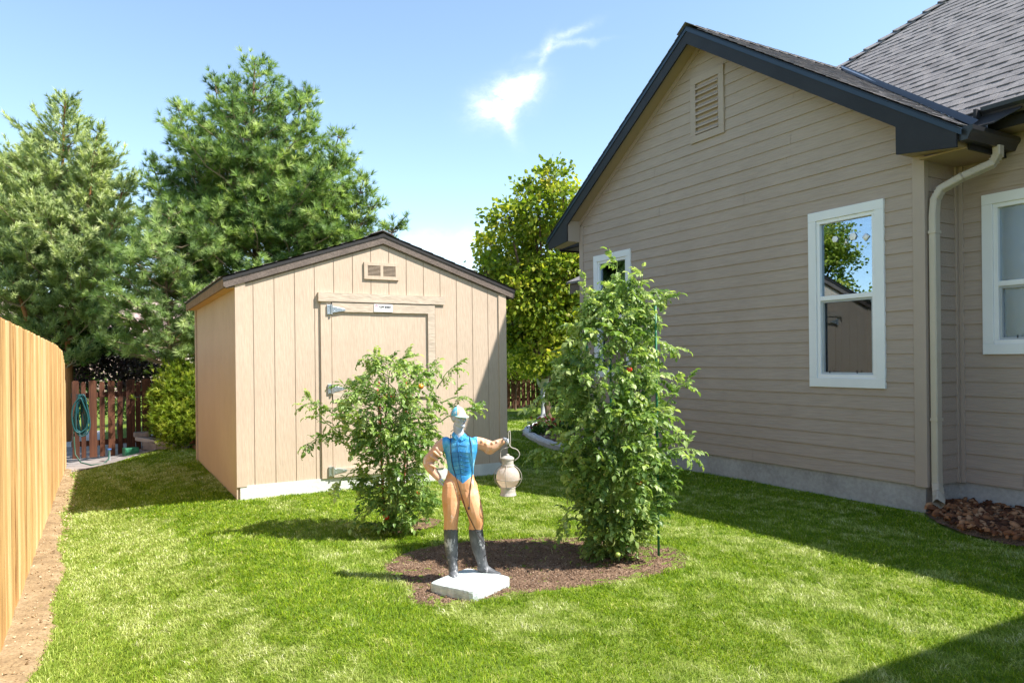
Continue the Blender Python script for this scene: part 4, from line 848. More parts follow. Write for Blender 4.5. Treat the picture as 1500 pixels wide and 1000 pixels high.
# ================================================================== FOLIAGE TOOLS
def needle_tuft(nn, length, width, cone=(.35, 1.1), seed=0, base=0.0):
    r = np.random.RandomState(seed); V = []; T = []
    for i in range(nn):
        az = r.uniform(0, 2 * PI); th = r.uniform(*cone); l = length * r.uniform(.7, 1.1); z0 = base * r.rand()
        d = np.array([math.sin(th) * math.cos(az), math.sin(th) * math.sin(az), math.cos(th)]); s = np.array([-math.sin(az), math.cos(az), 0]) * width
        p = np.array([0, 0, z0]); o = len(V); V += [p - s * .5, p + s * .5, p + d * l * .55 + s * .5, p + d * l * .55 - s * .5, p + d * l + [0, 0, -l * .08]]; T += [[o, o + 1, o + 2], [o, o + 2, o + 3], [o + 3, o + 2, o + 4]]
    return np.array(V), np.array(T)
def leafT(w=.42, fold=.12, tip=.1):
    return np.array([[0, 0, 0], [w * .5, fold, .38], [-w * .5, fold, .38], [0, 0, .55], [w * .33, fold * .4, .75], [-w * .33, fold * .4, .75], [0, -tip, 1.]]), np.array([[0, 1, 3], [0, 3, 2], [3, 1, 4], [3, 5, 2], [3, 4, 6], [3, 6, 5]])
def wood(mb, pts, r0, r1, seg=5):
    n = len(pts); mb.tube(pts, [r0 + (r1 - r0) * i / (n - 1) for i in range(n)], seg)
def conifer(name, label, base, height, prof, tuft, tlen, mtl, mbark, h0=.1, whorl=.22, nb=7, up=.35, seed=1, leaders=None, sub=.13, tstep=.085, lobes=None, keep=None, trunk_r=.14, ragged=.35, group=None):
    """prof(h, az) = branch reach; leaders = extra upright stems"""
    R_ = np.random.RandomState(seed); base = np.array(base, float); root = thing(name, label, 'tree', tuple(base)); tr = MB(); br = MB(); pos = []; dr = []; shade = []
    stems = [(base, base + np.array([0.05, .03, height]), 1.0)] + (leaders or [])
    tr2 = [base + (stems[0][1] - base) * t + np.array([.05 * math.sin(t * 6), .04 * math.cos(t * 5), 0]) * (t < .95) for t in np.linspace(0, 1, 12)]
    wood(tr, tr2, trunk_r, .012, 8)
    for (a, b, _s) in stems[1:]:
        wood(tr, [np.array(a) + (np.array(b) - np.array(a)) * t + np.array([.04 * math.sin(t * 5), 0, 0]) for t in np.linspace(0, 1, 8)], .045, .008, 6)
    def tuftline(p, q, step):
        l = np.linalg.norm(q - p); k = max(1, int(l / step)); d = (q - p) / (l + 1e-6); sh = R_.rand()
        for i in range(k + 1):
            pos.append(p + (q - p) * (i / k) + R_.normal(0, .012, 3)); dd = d + R_.normal(0, .22, 3); dd[2] += up * .6; dr.append(dd); shade.append(np.clip(.5 + (sh - .5) * .7 + R_.normal(0, .15), 0, 1))
    for si, (a, b, sc_) in enumerate(stems):
        a = np.array(a, float); b = np.array(b, float); Hh = b[2] - a[2]; h = h0 * Hh if si == 0 else .15 * Hh
        while h < Hh:
            t = h / Hh; o = a + (b - a) * t; top = Hh - h
            nbb = max(3, int(nb * (1 if t < .85 else .7)))
            ph = R_.rand() * 6.3
            for k in range(nbb):
                az = ph + 2 * PI * k / nbb + R_.normal(0, .25); zz = o[2] - base[2]
                reach = (prof(zz, az) if si == 0 else min(prof(zz, az) * .6, sc_ * (top * .55 + .1))) * (1 - ragged * R_.rand() ** 1.5)
                if reach < .06: reach = .06
                d = np.array([math.cos(az), math.sin(az), 0]); n = 6; P = [o]
                slope = up + .5 * (t - .4) + R_.normal(0, .1)
                for i in range(1, n + 1):
                    u = i / n; P.append(o + d * reach * u + np.array([0, 0, reach * (slope * u * .5 + .35 * u * u * (up + .2))]) + R_.normal(0, .02 * reach + .004, 3))
                wood(br, P, .012 + .008 * reach, .003, 4)
                # side shoots
                s = .18 * reach + .05; sgn = 1
                while s < reach:
                    u = s / reach; i = min(int(u * n), n - 1); f = u * n - i; p = P[i] + (P[i + 1] - P[i]) * f; sgn = -sgn
                    ll = (.42 * reach * (1 - u) + .14) * R_.uniform(.6, 1.15); ll = min(ll, .7); sd = np.cross(d, [0, 0, 1.]) * sgn
                    q = p + (d * .6 + sd * .8) / 1.0 * ll + np.array([0, 0, ll * R_.uniform(.05, .55 + up)])
                    if ll > .3:
                        wood(br, [p, (p + q) / 2 + [0, 0, .01], q], .006, .002, 3)
                        m_ = p + (q - p) * .5
                        for sg2 in (1, -1): q2 = m_ + (sd * .3 * sg2 * sgn + d * .55) * ll * .5 + [0, 0, ll * .2]; tuftline(m_, q2, tstep)
                    tuftline(p + (q - p) * .3, q, tstep); s += sub * R_.uniform(.7, 1.3)
                tuftline(P[-2], P[-1] + d * .05 + [0, 0, .05], tstep)
            h += whorl * R_.uniform(.75, 1.25) * (1 if t < .8 else .7)
        tuftline(b - [0, 0, .15], b + [0, 0, .03], .05)
    pos = np.array(pos); dr = np.array(dr); shade = np.array(shade)
    if keep is not None: k = keep(pos); pos, dr, shade = pos[k], dr[k], shade[k]
    TV, TT = tuft
    V, T, r = inst(TV, TT, pos, dr, rdir(len(pos)), tlen * RS.uniform(.75, 1.2, len(pos)), shade)
    tri_mesh('crown', V, T, r, mtl, root); tr.build('trunk', mbark, root, smooth=True); br.build('branches', m_twig, root)
    print(name, len(pos), len(T)); return root
m_wpine = foliage('white_pine_needles', [(0, (.045, .09, .028)), (.35, (.12, .20, .055)), (.65, (.23, .34, .08)), (1, (.42, .50, .17))], transl=.3, nscale=1.6)
m_spine = foliage('scots_pine_needles', [(0, (.13, .19, .08)), (.4, (.29, .36, .15)), (.7, (.44, .50, .22)), (1, (.60, .64, .36))], transl=.3, nscale=1.4)
tW = needle_tuft(30, 1.0, .045, (.2, 1.2), 1, .15); tS = needle_tuft(34, .62, .05, (.3, 1.4), 2, .55)
def lerp_prof(pts):
    hs_, rs_ = zip(*pts); return lambda z: float(np.interp(z, hs_, rs_))
# centre pine
D1 = 13.6; b1 = S(375, 560, D1); b1[2] = -.1
pA = lerp_prof([(0, 1.6), (1.5, 2.1), (3.0, 2.15), (4.3, 1.95), (5.2, 1.45), (6.0, .8), (6.7, .38), (7.4, .1)])
def prof1(z, az):
    r = pA(z); side = math.cos(az) * cR[0] + math.sin(az) * cR[1]    # +1 towards the right of the picture
    return r * (1 + .06 * side)
def ld(px0, py0, px1, py1, D, s): return (S(px0, py0, D), S(px1, py1, D), s)
conifer('white_pine', 'big dark green white pine with long needles behind the shed', b1, 7.15, prof1, tW, .16, m_wpine, m_bark, h0=.12, whorl=.30, nb=7, up=.45, seed=3, ragged=.5,
        leaders=[ld(330, 420, 262, 150, 13.2, .7), ld(345, 400, 318, 118, 14.2, .7), ld(400, 400, 448, 128, 13.9, .75), ld(440, 430, 500, 196, 13.3, .75), ld(300, 480, 225, 235, 13.0, .6), ld(480, 450, 536, 262, 13.6, .6), ld(500, 430, 596, 318, 13.2, .7), ld(470, 400, 556, 296, 13.4, .8)])
# low drooping limbs of pine between the left pine and the shed
b2 = S(246, 590, 12.3); b2[2] = 0
conifer('young_white_pine', 'pale bushy pine with drooping limbs left of the shed above the gate', b2, 3.9, lambda z, az: float(np.interp(z, [0, 1.2, 1.9, 2.6, 3.4, 4.0], [.6, 1.15, 1.35, 1.25, .8, .15])), tW, .15, foliage('pale_pine_needles', [(0, (.08, .125, .045)), (.4, (.18, .27, .085)), (.7, (.30, .40, .13)), (1, (.46, .53, .24))], transl=.3, nscale=2.0), m_bark, h0=.35, whorl=.25, nb=6, up=.25, seed=8, trunk_r=.05, keep=lambda p: p[:, 2] > 1.05)
# left pine
D3 = 14.2; b3 = S(96, 560, D3); b3[2] = -.2
pB = lerp_prof([(0, .6), (1.5, 1.2), (2.4, 1.8), (3.8, 1.8), (4.7, 1.45), (5.4, .95), (6.0, .5), (6.5, .25), (7.1, .06)])
def prof3(z, az):
    side = math.cos(az) * cR[0] + math.sin(az) * cR[1]; return pB(z) * (1 + .1 * -side) * (.85 + .25 * math.sin(az * 3 + z * 2.1))
conifer('scots_pine', 'grey green pine with a pointed top and orange trunk at the left', b3, 6.8, prof3, tS, .185, m_spine, m_barko, h0=.22, whorl=.25, nb=8, up=.5, seed=5, ragged=.4, tstep=.075, sub=.11,
        leaders=[ld(60, 430, 42, 205, 14.6, .5), ld(110, 400, 146, 196, 13.8, .4), ld(130, 420, 190, 262, 13.6, .35), ld(60, 420, 8, 232, 14.0, .5), ld(40, 470, -20, 330, 13.4, .6)], trunk_r=.095)
mbk = MB()
# ------------------------------------------------------------------ leafy crowns
def leafy(name, label, cat, base, blobs, nleaf, lsize, mtl, mbark, trunk_r=.1, seed=1, shell=.55, limbs=True, droop=.3, tmpl=None, group=None, trunk_top=None):
    """blobs: (centre, (rx,ry,rz), weight)"""
    R_ = np.random.RandomState(seed); base = np.array(base, float); root = thing(name, label, cat, tuple(base), group); tw = MB(); P = []; Nn = []; rn = []
    w = np.array([b[2] * (b[1][0] * b[1][2]) for b in blobs], float); w /= w.sum()
    tt = np.array(trunk_top if trunk_top is not None else np.mean([b[0] for b in blobs], 0)); tk = [base + (tt - base) * t + R_.normal(0, .02, 3) * (0 < t) for t in np.linspace(0, 1, 7)]
    wood(tw, tk, trunk_r, trunk_r * .35, 7)
    for (c, r, _), wi in zip(blobs, w):
        c = np.array(c, float); r = np.array(r, float); n = int(nleaf * wi)
        if limbs:
            s = base + (tt - base) * R_.uniform(.35, .9); mid = (s + c) / 2 + [0, 0, -.1 * np.linalg.norm(c - s)]; wood(tw, [s, mid, c, c + (c - mid) * .12], trunk_r * .35, .006, 5)
        ncl = max(6, n // 26); u = R_.normal(size=(ncl, 3)); u /= np.linalg.norm(u, axis=1, keepdims=True); rad = shell + (1 - shell) * R_.rand(ncl) ** .7; rad *= 1 + .22 * (R_.rand(ncl) - .4)
        cc = c + u * r * rad[:, None]
        for _k in range(min(ncl, 14)): wood(tw, [c + (cc[_k] - c) * .1, (c + cc[_k]) / 2 + R_.normal(0, .02, 3), cc[_k]], .008, .002, 3)
        idx = R_.randint(0, ncl, n); cs = .10 * r.mean() + lsize * .9
        p = cc[idx] + R_.normal(0, 1, (n, 3)) * cs * [1, 1, .7]; P.append(p); out = (p - c) / r; out /= np.linalg.norm(out, axis=1, keepdims=True) + 1e-6
        Nn.append(out * .8 + R_.normal(0, .6, (n, 3)) + [0, 0, -droop]); csh = R_.rand(ncl); rn.append(np.clip(csh[idx] * .55 + R_.rand(n) * .45, 0, 1))
    P = np.concatenate(P); Nn = np.concatenate(Nn); rn = np.concatenate(rn)
    TV, TT = tmpl or leafT(.75, .1, .12)
    V, T, r = inst(TV, TT, P, Nn, rdir(len(P)), lsize * R_.uniform(.6, 1.25, len(P)), rn)
    tri_mesh('crown', V, T, r, mtl, root); tw.build('trunk', mbark, root); return root
m_maple = foliage('maple_leaves', [(0, (.05, .095, .012)), (.35, (.13, .20, .02)), (.6, (.25, .31, .03)), (.85, (.44, .44, .06)), (1, (.56, .47, .10))], transl=.4, nscale=1.3, namp=.4)
R2 = random.Random(4)
D4 = 16.5; bl = []
for (px, py, r) in [(812, 262, 22), (826, 290, 26), (775, 285, 22), (790, 318, 34), (745, 322, 26), (838, 330, 30), (765, 352, 36), (722, 366, 26), (805, 362, 40), (712, 398, 22), (748, 398, 38), (790, 410, 42), (835, 400, 40), (765, 440, 40), (805, 458, 42), (845, 460, 38), (775, 488, 36), (815, 500, 38), (752, 500, 26), (790, 520, 32), (870, 380, 40), (880, 440, 45), (725, 430, 22)]:
    r_ = r / FPX * D4; bl.append((S(px, py, D4 + R2.uniform(-.9, .9)), (r_, r_, r_ * .8), 1))
for k in range(7): bl.append((S(800 + R2.uniform(-50, 50), 430 + R2.uniform(-90, 60), D4 + 1.2), (.7, .7, .6), 1))
bm = S(800, 540, D4); bm[2] = 0
leafy('maple_tree', 'full yellow green maple tree between the shed and the house', 'tree', bm, bl, 34000, .115, m_maple, m_bark, .13, 3, trunk_top=S(800, 400, D4))
# shrubs
m_lime = foliage('lime_juniper', [(0, (.06, .11, .012)), (.4, (.16, .24, .02)), (.75, (.33, .40, .04)), (1, (.48, .50, .10))], transl=.35, nscale=3)
tJ = needle_tuft(26, .85, .055, (.2, 1.1), 5, .7)
bl = [(S(px, py, 11.75 + dd * .5), (r / 88, r / 88, r / 96), 1) for px, py, r, dd in [(262, 585, 24, 0), (275, 560, 22, .2), (250, 610, 22, -.1), (272, 610, 30, -.2), (285, 580, 26, .1), (248, 572, 16, .1), (264, 634, 22, -.2), (282, 638, 22, -.1), (262, 553, 16, .2), (295, 610, 30, .2), (300, 570, 26, .3)]]
bj = S(268, 655, 11.75); bj[2] = .08
leafy('juniper_shrub', 'bright yellow green juniper shrub beside the left wall of the shed', 'shrub', bj, bl, 6500, .09, m_lime, m_barko, .03, 11, tmpl=tJ, droop=-.4)
m_shade = foliage('dark_purple_leaves', [(0, (.012, .012, .012)), (.5, (.035, .02, .024)), (1, (.08, .045, .05))], transl=.15, nscale=2)
m_hedge = foliage('hedge_leaves', [(0, (.02, .05, .012)), (.45, (.06, .125, .02)), (.8, (.14, .23, .04)), (1, (.26, .36, .08))], transl=.35, nscale=1.5)
bl = [(S(px, py, 15.0 + dd), (r / 68, r / 68, r / 75), 1) for px, py, r, dd in [(170, 520, 34, 0), (140, 545, 26, -.3), (205, 540, 30, -.2), (235, 520, 34, .2), (190, 490, 26, .2), (150, 500, 20, .3)]]
leafy('plum_shrub', 'very dark purple leaved shrub in shade behind the picket gate', 'shrub', (*S(175, 600, 15)[:2], -.15), bl, 5200, .075, m_shade, m_bark, .05, 12)
bl = [(S(px, py, 14.6 + dd), (r / 70, r / 70, r / 75), 1) for px, py, r, dd in [(120, 480, 26, 0), (105, 520, 26, .1), (130, 515, 20, -.2), (85, 490, 30, .2), (60, 500, 30, .2), (118, 450, 18, .1), (108, 560, 22, .3), (40, 480, 26, .4), (20, 500, 26, .4)]]
leafy('lilac_shrub', 'leafy mid green shrub rising above the far end of the board fence', 'shrub', (*S(95, 600, 14.6)[:2], -.2), bl, 7500, .085, m_hedge, m_bark, .05, 13)
bl = [(S(px, py, 17.4 + dd), (r / 60, r / 60, r / 66), 1) for px, py, r, dd in [(130, 585, 30, 0), (175, 590, 30, .2), (215, 585, 30, 0), (250, 590, 30, .1), (150, 565, 22, .3), (200, 560, 22, .1), (285, 585, 30, .1), (240, 565, 24, .2), (100, 580, 26, .1)]]
leafy('boxwood_hedge', 'low green hedge seen through the gaps of the picket gate', 'hedge', (*S(190, 640, 17.4)[:2], -.2), bl, 7000, .06, m_hedge, m_bark, .04, 14)
bl = [(S(px, py, 19.2 + dd), (r / 55, r / 55, r / 60), 1) for px, py, r, dd in [(745, 535, 20, 0), (765, 540, 20, .1), (735, 530, 18, .1), (785, 540, 18, .2)]]
leafy('lime_shrub', 'small bright lime shrub just above the far picket fence', 'shrub', (*S(755, 590, 19.2)[:2], 0), bl, 2600, .06, m_lime, m_bark, .03, 15)
bl = [(S(px, py, 20.2 + dd), (r / 52, r / 52, r / 56), 1) for px, py, r, dd in [(790, 535, 30, 0), (830, 535, 34, .1), (870, 540, 34, 0), (910, 540, 34, 0), (760, 515, 26, .4), (950, 540, 34, .3), (810, 560, 30, .2), (860, 570, 30, 0), (740, 560, 26, .2), (700, 550, 34, .3)]]
leafy('lilac_hedge', 'grey green hedge mass behind the far picket fence', 'hedge', (*S(830, 590, 20.2)[:2], 0), bl, 8000, .085, m_hedge, m_bark, .05, 16)
# red leaved plants in the flower bed
m_red = foliage('red_heuchera', [(0, (.05, .008, .01)), (.5, (.17, .02, .03)), (1, (.32, .06, .06))], transl=.3, nscale=5)
c_ = G(802, 634); leafy('red_leaved_plant', 'low dark red leaved plant inside the curved concrete edging', 'plant', c_, [(c_ + [0, 0, .14], (.13, .13, .10), 1), (c_ + [.15, .05, .10], (.1, .1, .08), 1)], 420, .07, m_red, m_bark, .01, 21, limbs=False)
for i, (px, py, lb) in enumerate([(822, 640, 'green leafy perennial nearest the house inside the curved edging'), (790, 641, 'small green perennial at the tip of the curved edging'), (842, 632, 'taller green perennial behind the red leaved plant')]):
    c_ = G(px, py); h_ = (.16, .08, .22)[i]; leafy('perennial', lb, 'plant', c_, [(c_ + [0, 0, h_], (h_ * .9, h_ * .9, h_ * .8), 1)], 420, .06, m_hedge, m_bark, .008, 22 + i, limbs=False, group='perennials in the flower bed')
chips('bed_stones', backbed, 500, .03, .09, foliage('bed_stone', [(0, (.12, .06, .04)), (.5, (.26, .17, .13)), (1, (.5, .45, .42))], transl=0, namp=.1), 'mixed brown and pale stones in the flower bed', 'stones', .07, 1.4)
chips('bed_chips', [(.75, 13.2), (1.25, 12.45), (2.4, 12.2), (2.4, 13.2)], 400, .03, .09, m_chip, 'brown bark chips under the yellow green juniper', 'bark mulch', .07)
# tree out to the left whose top shows in the tall window
bl = []
for k in range(22):
    a = R2.uniform(0, 6.3); rr = R2.uniform(.1, 1.1); zz = R2.uniform(2.4, 4.7); s_ = (1 - abs(zz - 3.3) / 2.6); bl.append(((-3.2 + rr * s_ * 1.5 * math.cos(a), 12.2 + rr * s_ * 1.5 * math.sin(a), zz), (.6, .6, .45), 1))
bl = []
for k in range(46):
    a = R2.uniform(0, 6.3); rr = R2.uniform(.1, 1.0) ** .6; zz = R2.uniform(1.8, 6.6); s_ = (1 - abs(zz - 3.8) / 4.2); bl2 = ((-4.6 + rr * s_ * 1.7 * math.cos(a), 6.6 + rr * s_ * 3.2 * math.sin(a), zz), (.8, .8, .6), 1); bl.append(bl2)
leafy('sky_block_tree', 'broad dark green tree added out of view beyond the board fence to block sky light, mirrored in the lower window pane', 'tree', (-4.6, 6.6, -.2), bl, 9000, .19, m_hedge, m_bark, .16, 33, trunk_top=(-4.6, 6.6, 4.4))  # unseen tree added to dim sky light on the shed side and gable wall
bl = []
for k in range(22):
    a = R2.uniform(0, 6.3); rr = R2.uniform(.1, 1.1); zz = R2.uniform(2.4, 4.7); s_ = (1 - abs(zz - 3.3) / 2.6); bl.append(((-3.2 + rr * s_ * 1.5 * math.cos(a), 12.2 + rr * s_ * 1.5 * math.sin(a), zz), (.6, .6, .45), 1))
leafy('maple_tree', 'yellow green tree seen only mirrored in the tall window pane', 'tree', (-3.2, 12.2, -.2), bl, 17000, .085, m_maple, m_bark, .12, 31, trunk_top=(-3.2, 12.2, 3.6))
# neighbour's house far behind
nh = thing('neighbor_house', 'small pale pink brick house far behind the plum shrub', 'house', (-3, 34, 0)); mb = MB(); mb.box((-6, 34, -.3), (3.2, 40, 2.3)); mb.build('wall', plain('pale_pink_brick', (.55, .38, .34), .9), nh)
mb = MB(); mb.prism([(-6.4, 33.6, 2.3), (3.6, 33.6, 2.3), (3.6, 37, 4.2), (-6.4, 37, 4.2)], (0, 0, .1)); mb.prism([(-6.4, 40.4, 2.3), (3.6, 40.4, 2.3), (3.6, 37.01, 4.2), (-6.4, 37.01, 4.2)], (0, 0, .1)); mb.build('roof', plain('pink_grey_roof', (.42, .30, .28), .9), nh)
for x in (-2.4, .6): mb = MB(); mb.box((x, 33.96, .9), (x + 1.1, 34.05, 1.9)); mb.build('window', m_dark, nh)
# ================================================================== JOCKEY STATUE
DS = 4.40
C0 = G(690, 850, .06)
st = thing('jockey_statue', 'weathered painted jockey statue in blue vest and orange breeches holding out a lantern', 'statue', (C0[0], C0[1], 0))
m_slab = noisy('pale_painted_slab', (.36, .41, .39), (.50, .55, .54), 12, rough=.85, bump=.6, bscale=60, c3=(.58, .62, .61), fine=(40, (1, 1, 1), .2))
Q = [G(*p, .06)[:2] for p in [(628, 853), (684, 831), (749, 844), (693, 867)]]
mb = MB(); Qc = np.mean(Q, 0); ring = []
for i in range(4):
    a, b = np.array(Q[i]), np.array(Q[(i + 1) % 4]); pv = np.array(Q[i - 1])
    ring += [a + (pv - a) / np.linalg.norm(pv - a) * .03, a + ((pv - a) / np.linalg.norm(pv - a) + (b - a) / np.linalg.norm(b - a)) * .008, a + (b - a) / np.linalg.norm(b - a) * .03] + [a + (b - a) * t + RS.normal(0, .002, 2) for t in (.3, .5, .7)]
V = []; n = len(ring)
for (z_, s_) in ((-.01, .985), (.012, 1.0), (.048, 1.0), (.058, .985), (.0615, .955)):
    for p in ring: q = Qc + (p - Qc) * s_; V.append((q[0], q[1], z_ + RS.normal(0, .0008)))
V.append((Qc[0], Qc[1], .0625))
mb.add(V, [(r * n + k, (r + 1) * n + k, (r + 1) * n + (k + 1) % n, r * n + (k + 1) % n)[::-1] for r in range(4) for k in range(n)] + [(4 * n + k, 4 * n + (k + 1) % n, len(V) - 1) for k in range(n)])
mb.build('base_slab', m_slab, st, smooth=False)
def J(px, py, off=0.): return S(px, py, DS - off)      # off: metres towards the viewer
u_ = cR; w_ = -cF; PXM = DS / FPX                      # one photo pixel in metres at the statue
prims = []    # (label, points, radii) for painting
fig = MB()
def limb(lab, pts, rad, seg=14, flat=1.0):
    P = [J(*p) for p in pts]; Rr = [r * PXM for r in rad]
    # resample smoothly
    PP = []; RR = []
    for i in range(len(P) - 1):
        p0 = P[max(i - 1, 0)]; p1 = P[i]; p2 = P[i + 1]; p3 = P[min(i + 2, len(P) - 1)]
        for k in range(5):
            t = k / 5; PP.append(.5 * ((2 * p1) + (-p0 + p2) * t + (2 * p0 - 5 * p1 + 4 * p2 - p3) * t * t + (-p0 + 3 * p1 - 3 * p2 + p3) * t ** 3)); RR.append(Rr[i] + (Rr[i + 1] - Rr[i]) * t)
    PP.append(P[-1]); RR.append(Rr[-1]); fig.tube(PP, RR, seg, flat=flat)
    fig.ell(PP[0], (RR[0],) * 3, 12, 8); fig.ell(PP[-1], (RR[-1],) * 3, 12, 8)
    prims.append((lab, np.array(PP), np.array(RR)))
def loft(lab, rows, seg=24, rot=0.):
    """rows: (px, py, off, rx px, ry px); cross-sections horizontal, rot turns the figure"""
    V = []; n = len(rows); a_ = u_ * math.cos(rot) - w_ * math.sin(rot) * -1 * 0 + 0; ax = u_ * math.cos(rot) + w_ * math.sin(rot); bx_ = -u_ * math.sin(rot) + w_ * math.cos(rot)
    for (px, py, off, rx, ry) in rows:
        c = J(px, py, off)
        for k in range(seg):
            an = 2 * PI * k / seg; ca, sa = math.cos(an), math.sin(an)
            ex = .85; V.append(c + ax * rx * PXM * math.copysign(abs(ca) ** ex, ca) + bx_ * ry * PXM * math.copysign(abs(sa) ** ex, sa))
    fs = [(i * seg + k, (i + 1) * seg + k, (i + 1) * seg + (k + 1) % seg, i * seg + (k + 1) % seg) for i in range(n - 1) for k in range(seg)] + [list(range(seg)), list(range((n - 1) * seg, n * seg))[::-1]]
    fig.add(V, fs); prims.append((lab, np.array([J(r[0], r[1], r[2]) for r in rows]), np.array([(r[3] + r[4]) / 2 * PXM for r in rows])))
rotT = .35
loft('vest', [(677, 639, 0, 10, 7), (676, 643, 0, 21, 9), (675, 649, 0, 26, 11.5), (675, 660, .005, 25.5, 13), (675, 672, .005, 22.5, 12.5), (675, 684, .005, 20, 11.5), (674.5, 693, 0, 20, 11.5), (674, 700, 0, 21.5, 12)], rot=rotT)
loft('breech', [(674, 695, 0, 20.5, 12), (673.5, 705, 0, 23.5, 13), (674, 714, 0, 24, 13), (675, 722, 0, 22, 12)], rot=rotT)
limb('breech', [(662, 712, .0), (661, 728, .012), (661, 745, .018), (661, 758, .015), (660, 770, .008), (660, 776, .005)], [13.8, 14, 12.4, 10.8, 10.2, 9.6])
limb('breech', [(686, 712, 0), (689, 728, .02), (694, 744, .035), (697, 757, .035), (698, 768, .02), (697, 776, .01)], [13.5, 14, 12.6, 11.4, 10.2, 9.6])
limb('boot', [(660.5, 774, .005), (660.5, 782, .0), (661, 797, -.005), (662, 812, -.003), (663, 824, 0), (664, 835, .006), (664.5, 840, .012)], [10.6, 10.6, 10.2, 8.6, 7.2, 7.2, 7.2])
limb('boot', [(697, 774, .01), (697.5, 782, .003), (700, 797, -.012), (703, 811, -.022), (706, 822, -.03), (708, 829, -.03)], [10.8, 10.8, 10.4, 8.8, 7.4, 7.6])
limb('boot', [(664, 840, .0), (664, 843, .03), (665, 846, .055), (665.5, 848, .075)], [7.0, 7.0, 6.6, 4.6], flat=1)
for (a_, b_, r_) in (((694, 790, .028), (707, 794, .01), 2.6), ((697, 799, .018), (709, 803, -.005), 2.6), ((699, 808, .012), (710, 811, -.01), 2.4), ((656, 816, .02), (669, 818, .02), 2.0)): limb('boot', [a_, b_], [r_, r_ * .7], 8)
for (a_, b_, r_) in (((684, 718, .055), (696, 726, .05), 2.6), ((656, 722, .05), (668, 732, .045), 2.4), ((690, 748, .075), (702, 751, .06), 2.2)): limb('breech', [a_, b_], [r_, r_ * .6], 8)
limb('boot', [(706, 831, -.03), (714, 835, -.022), (722, 839, -.01), (731, 841, 0)], [7.4, 6.6, 5.6, 3.6])
# raised arm to the lantern, with a full sagging sleeve
limb('sleeve', [(697, 648, 0), (706, 650, .005), (714, 653, .01), (722, 654, .015), (730, 649.5, .02), (736, 646.5, .025)], [8.8, 9.0, 9.2, 8.6, 6.4, 4.8])
fig.ell(J(717, 660, .01), tuple(q * PXM for q in (8.5, 6, 5.5)), 12, 8, (u_, w_, cZ))
# arm with the hand on the hip
limb('sleeve', [(653, 648, -.005), (645, 654, -.012), (635, 666, -.025), (627.5, 675, -.035), (630, 684, -.02), (637, 693, -.0), (642, 699, .01)], [8.8, 9.0, 8.4, 8.2, 7.4, 6.0, 5.0])
for (a_, b_, r_) in (((640, 657, .02), (646, 664, .02), 3), ((632, 668, .01), (640, 673, .01), 3), ((630, 680, .01), (637, 684, .02), 2.6), ((712, 650, .04), (716, 660, .035), 2.6), ((721, 649, .04), (725, 659, .03), 2.4), ((728, 647, .04), (730, 655, .035), 2.0), ((706, 646, .035), (710, 657, .03), 2.2), ((636, 662, .03), (644, 668, .02), 2.4)): limb('sleeve', [a_, b_], [r_, r_ * .8], 8)
# neck, head
limb('skin', [(673, 643, 0), (672, 634, .002), (671, 624, .002)], [8.4, 7.6, 7.4])
hf = u_ * .68 + w_ * .73; hs = np.cross(cZ, hf); hs /= np.linalg.norm(hs); px_ = PXM
hc = J(671.5, 611.5, 0)
def H_(f, s, z): return hc + (hf * f + hs * s + cZ * z) * px_
FR = (hf, hs, cZ)
hd = MB()
def he(f, s, z, r, fr=FR): hd.ell(H_(f, s, z), tuple(q * px_ for q in r), 20, 14, fr)
he(-1, 0, 2, (12.6, 9.8, 11.5)); he(4.6, 0, -3.0, (8.0, 8.2, 9.8)); he(6.4, 0, -10.8, (5.4, 5.6, 4.2)); he(2.4, 0, -8.4, (8.0, 8.2, 6.2))
he(11.2, 0, 3.6, (1.8, 6.2, 1.5))                     # brow
he(12.9, 0, -.8, (1.6, 1.35, 3.2)); he(14.0, 0, -2.8, (1.9, 1.9, 1.5))   # nose
for s_ in (1, -1):
    he(9.0, s_ * 4.6, -3.4, (3.0, 3.0, 2.8)); he(10.6, s_ * 3.5, 1.0, (1.3, 1.7, 1.1)); he(-.5, s_ * 9.4, -1.5, (2.2, 1.1, 3.3))
he(12.1, 0, -6.2, (1.4, 2.9, .8)); he(11.8, 0, -8.0, (1.4, 2.6, .9)); he(10.9, 0, -12.0, (2.4, 3.0, 2.3))
def remesh(mb, vox, smooth=2):
    me = bpy.data.meshes.new('tmp'); me.from_pydata(mb.v, [], mb.f); o = bpy.data.objects.new('tmp', me); COL.objects.link(o)
    m_ = o.modifiers.new('r', 'REMESH'); m_.mode = 'VOXEL'; m_.voxel_size = vox; m_.use_smooth_shade = True
    s_ = o.modifiers.new('s', 'SMOOTH'); s_.factor = .5; s_.iterations = smooth
    bpy.context.view_layer.update(); out = bpy.data.meshes.new_from_object(o.evaluated_get(bpy.context.evaluated_depsgraph_get()))
    COL.objects.unlink(o); bpy.data.objects.remove(o); return out
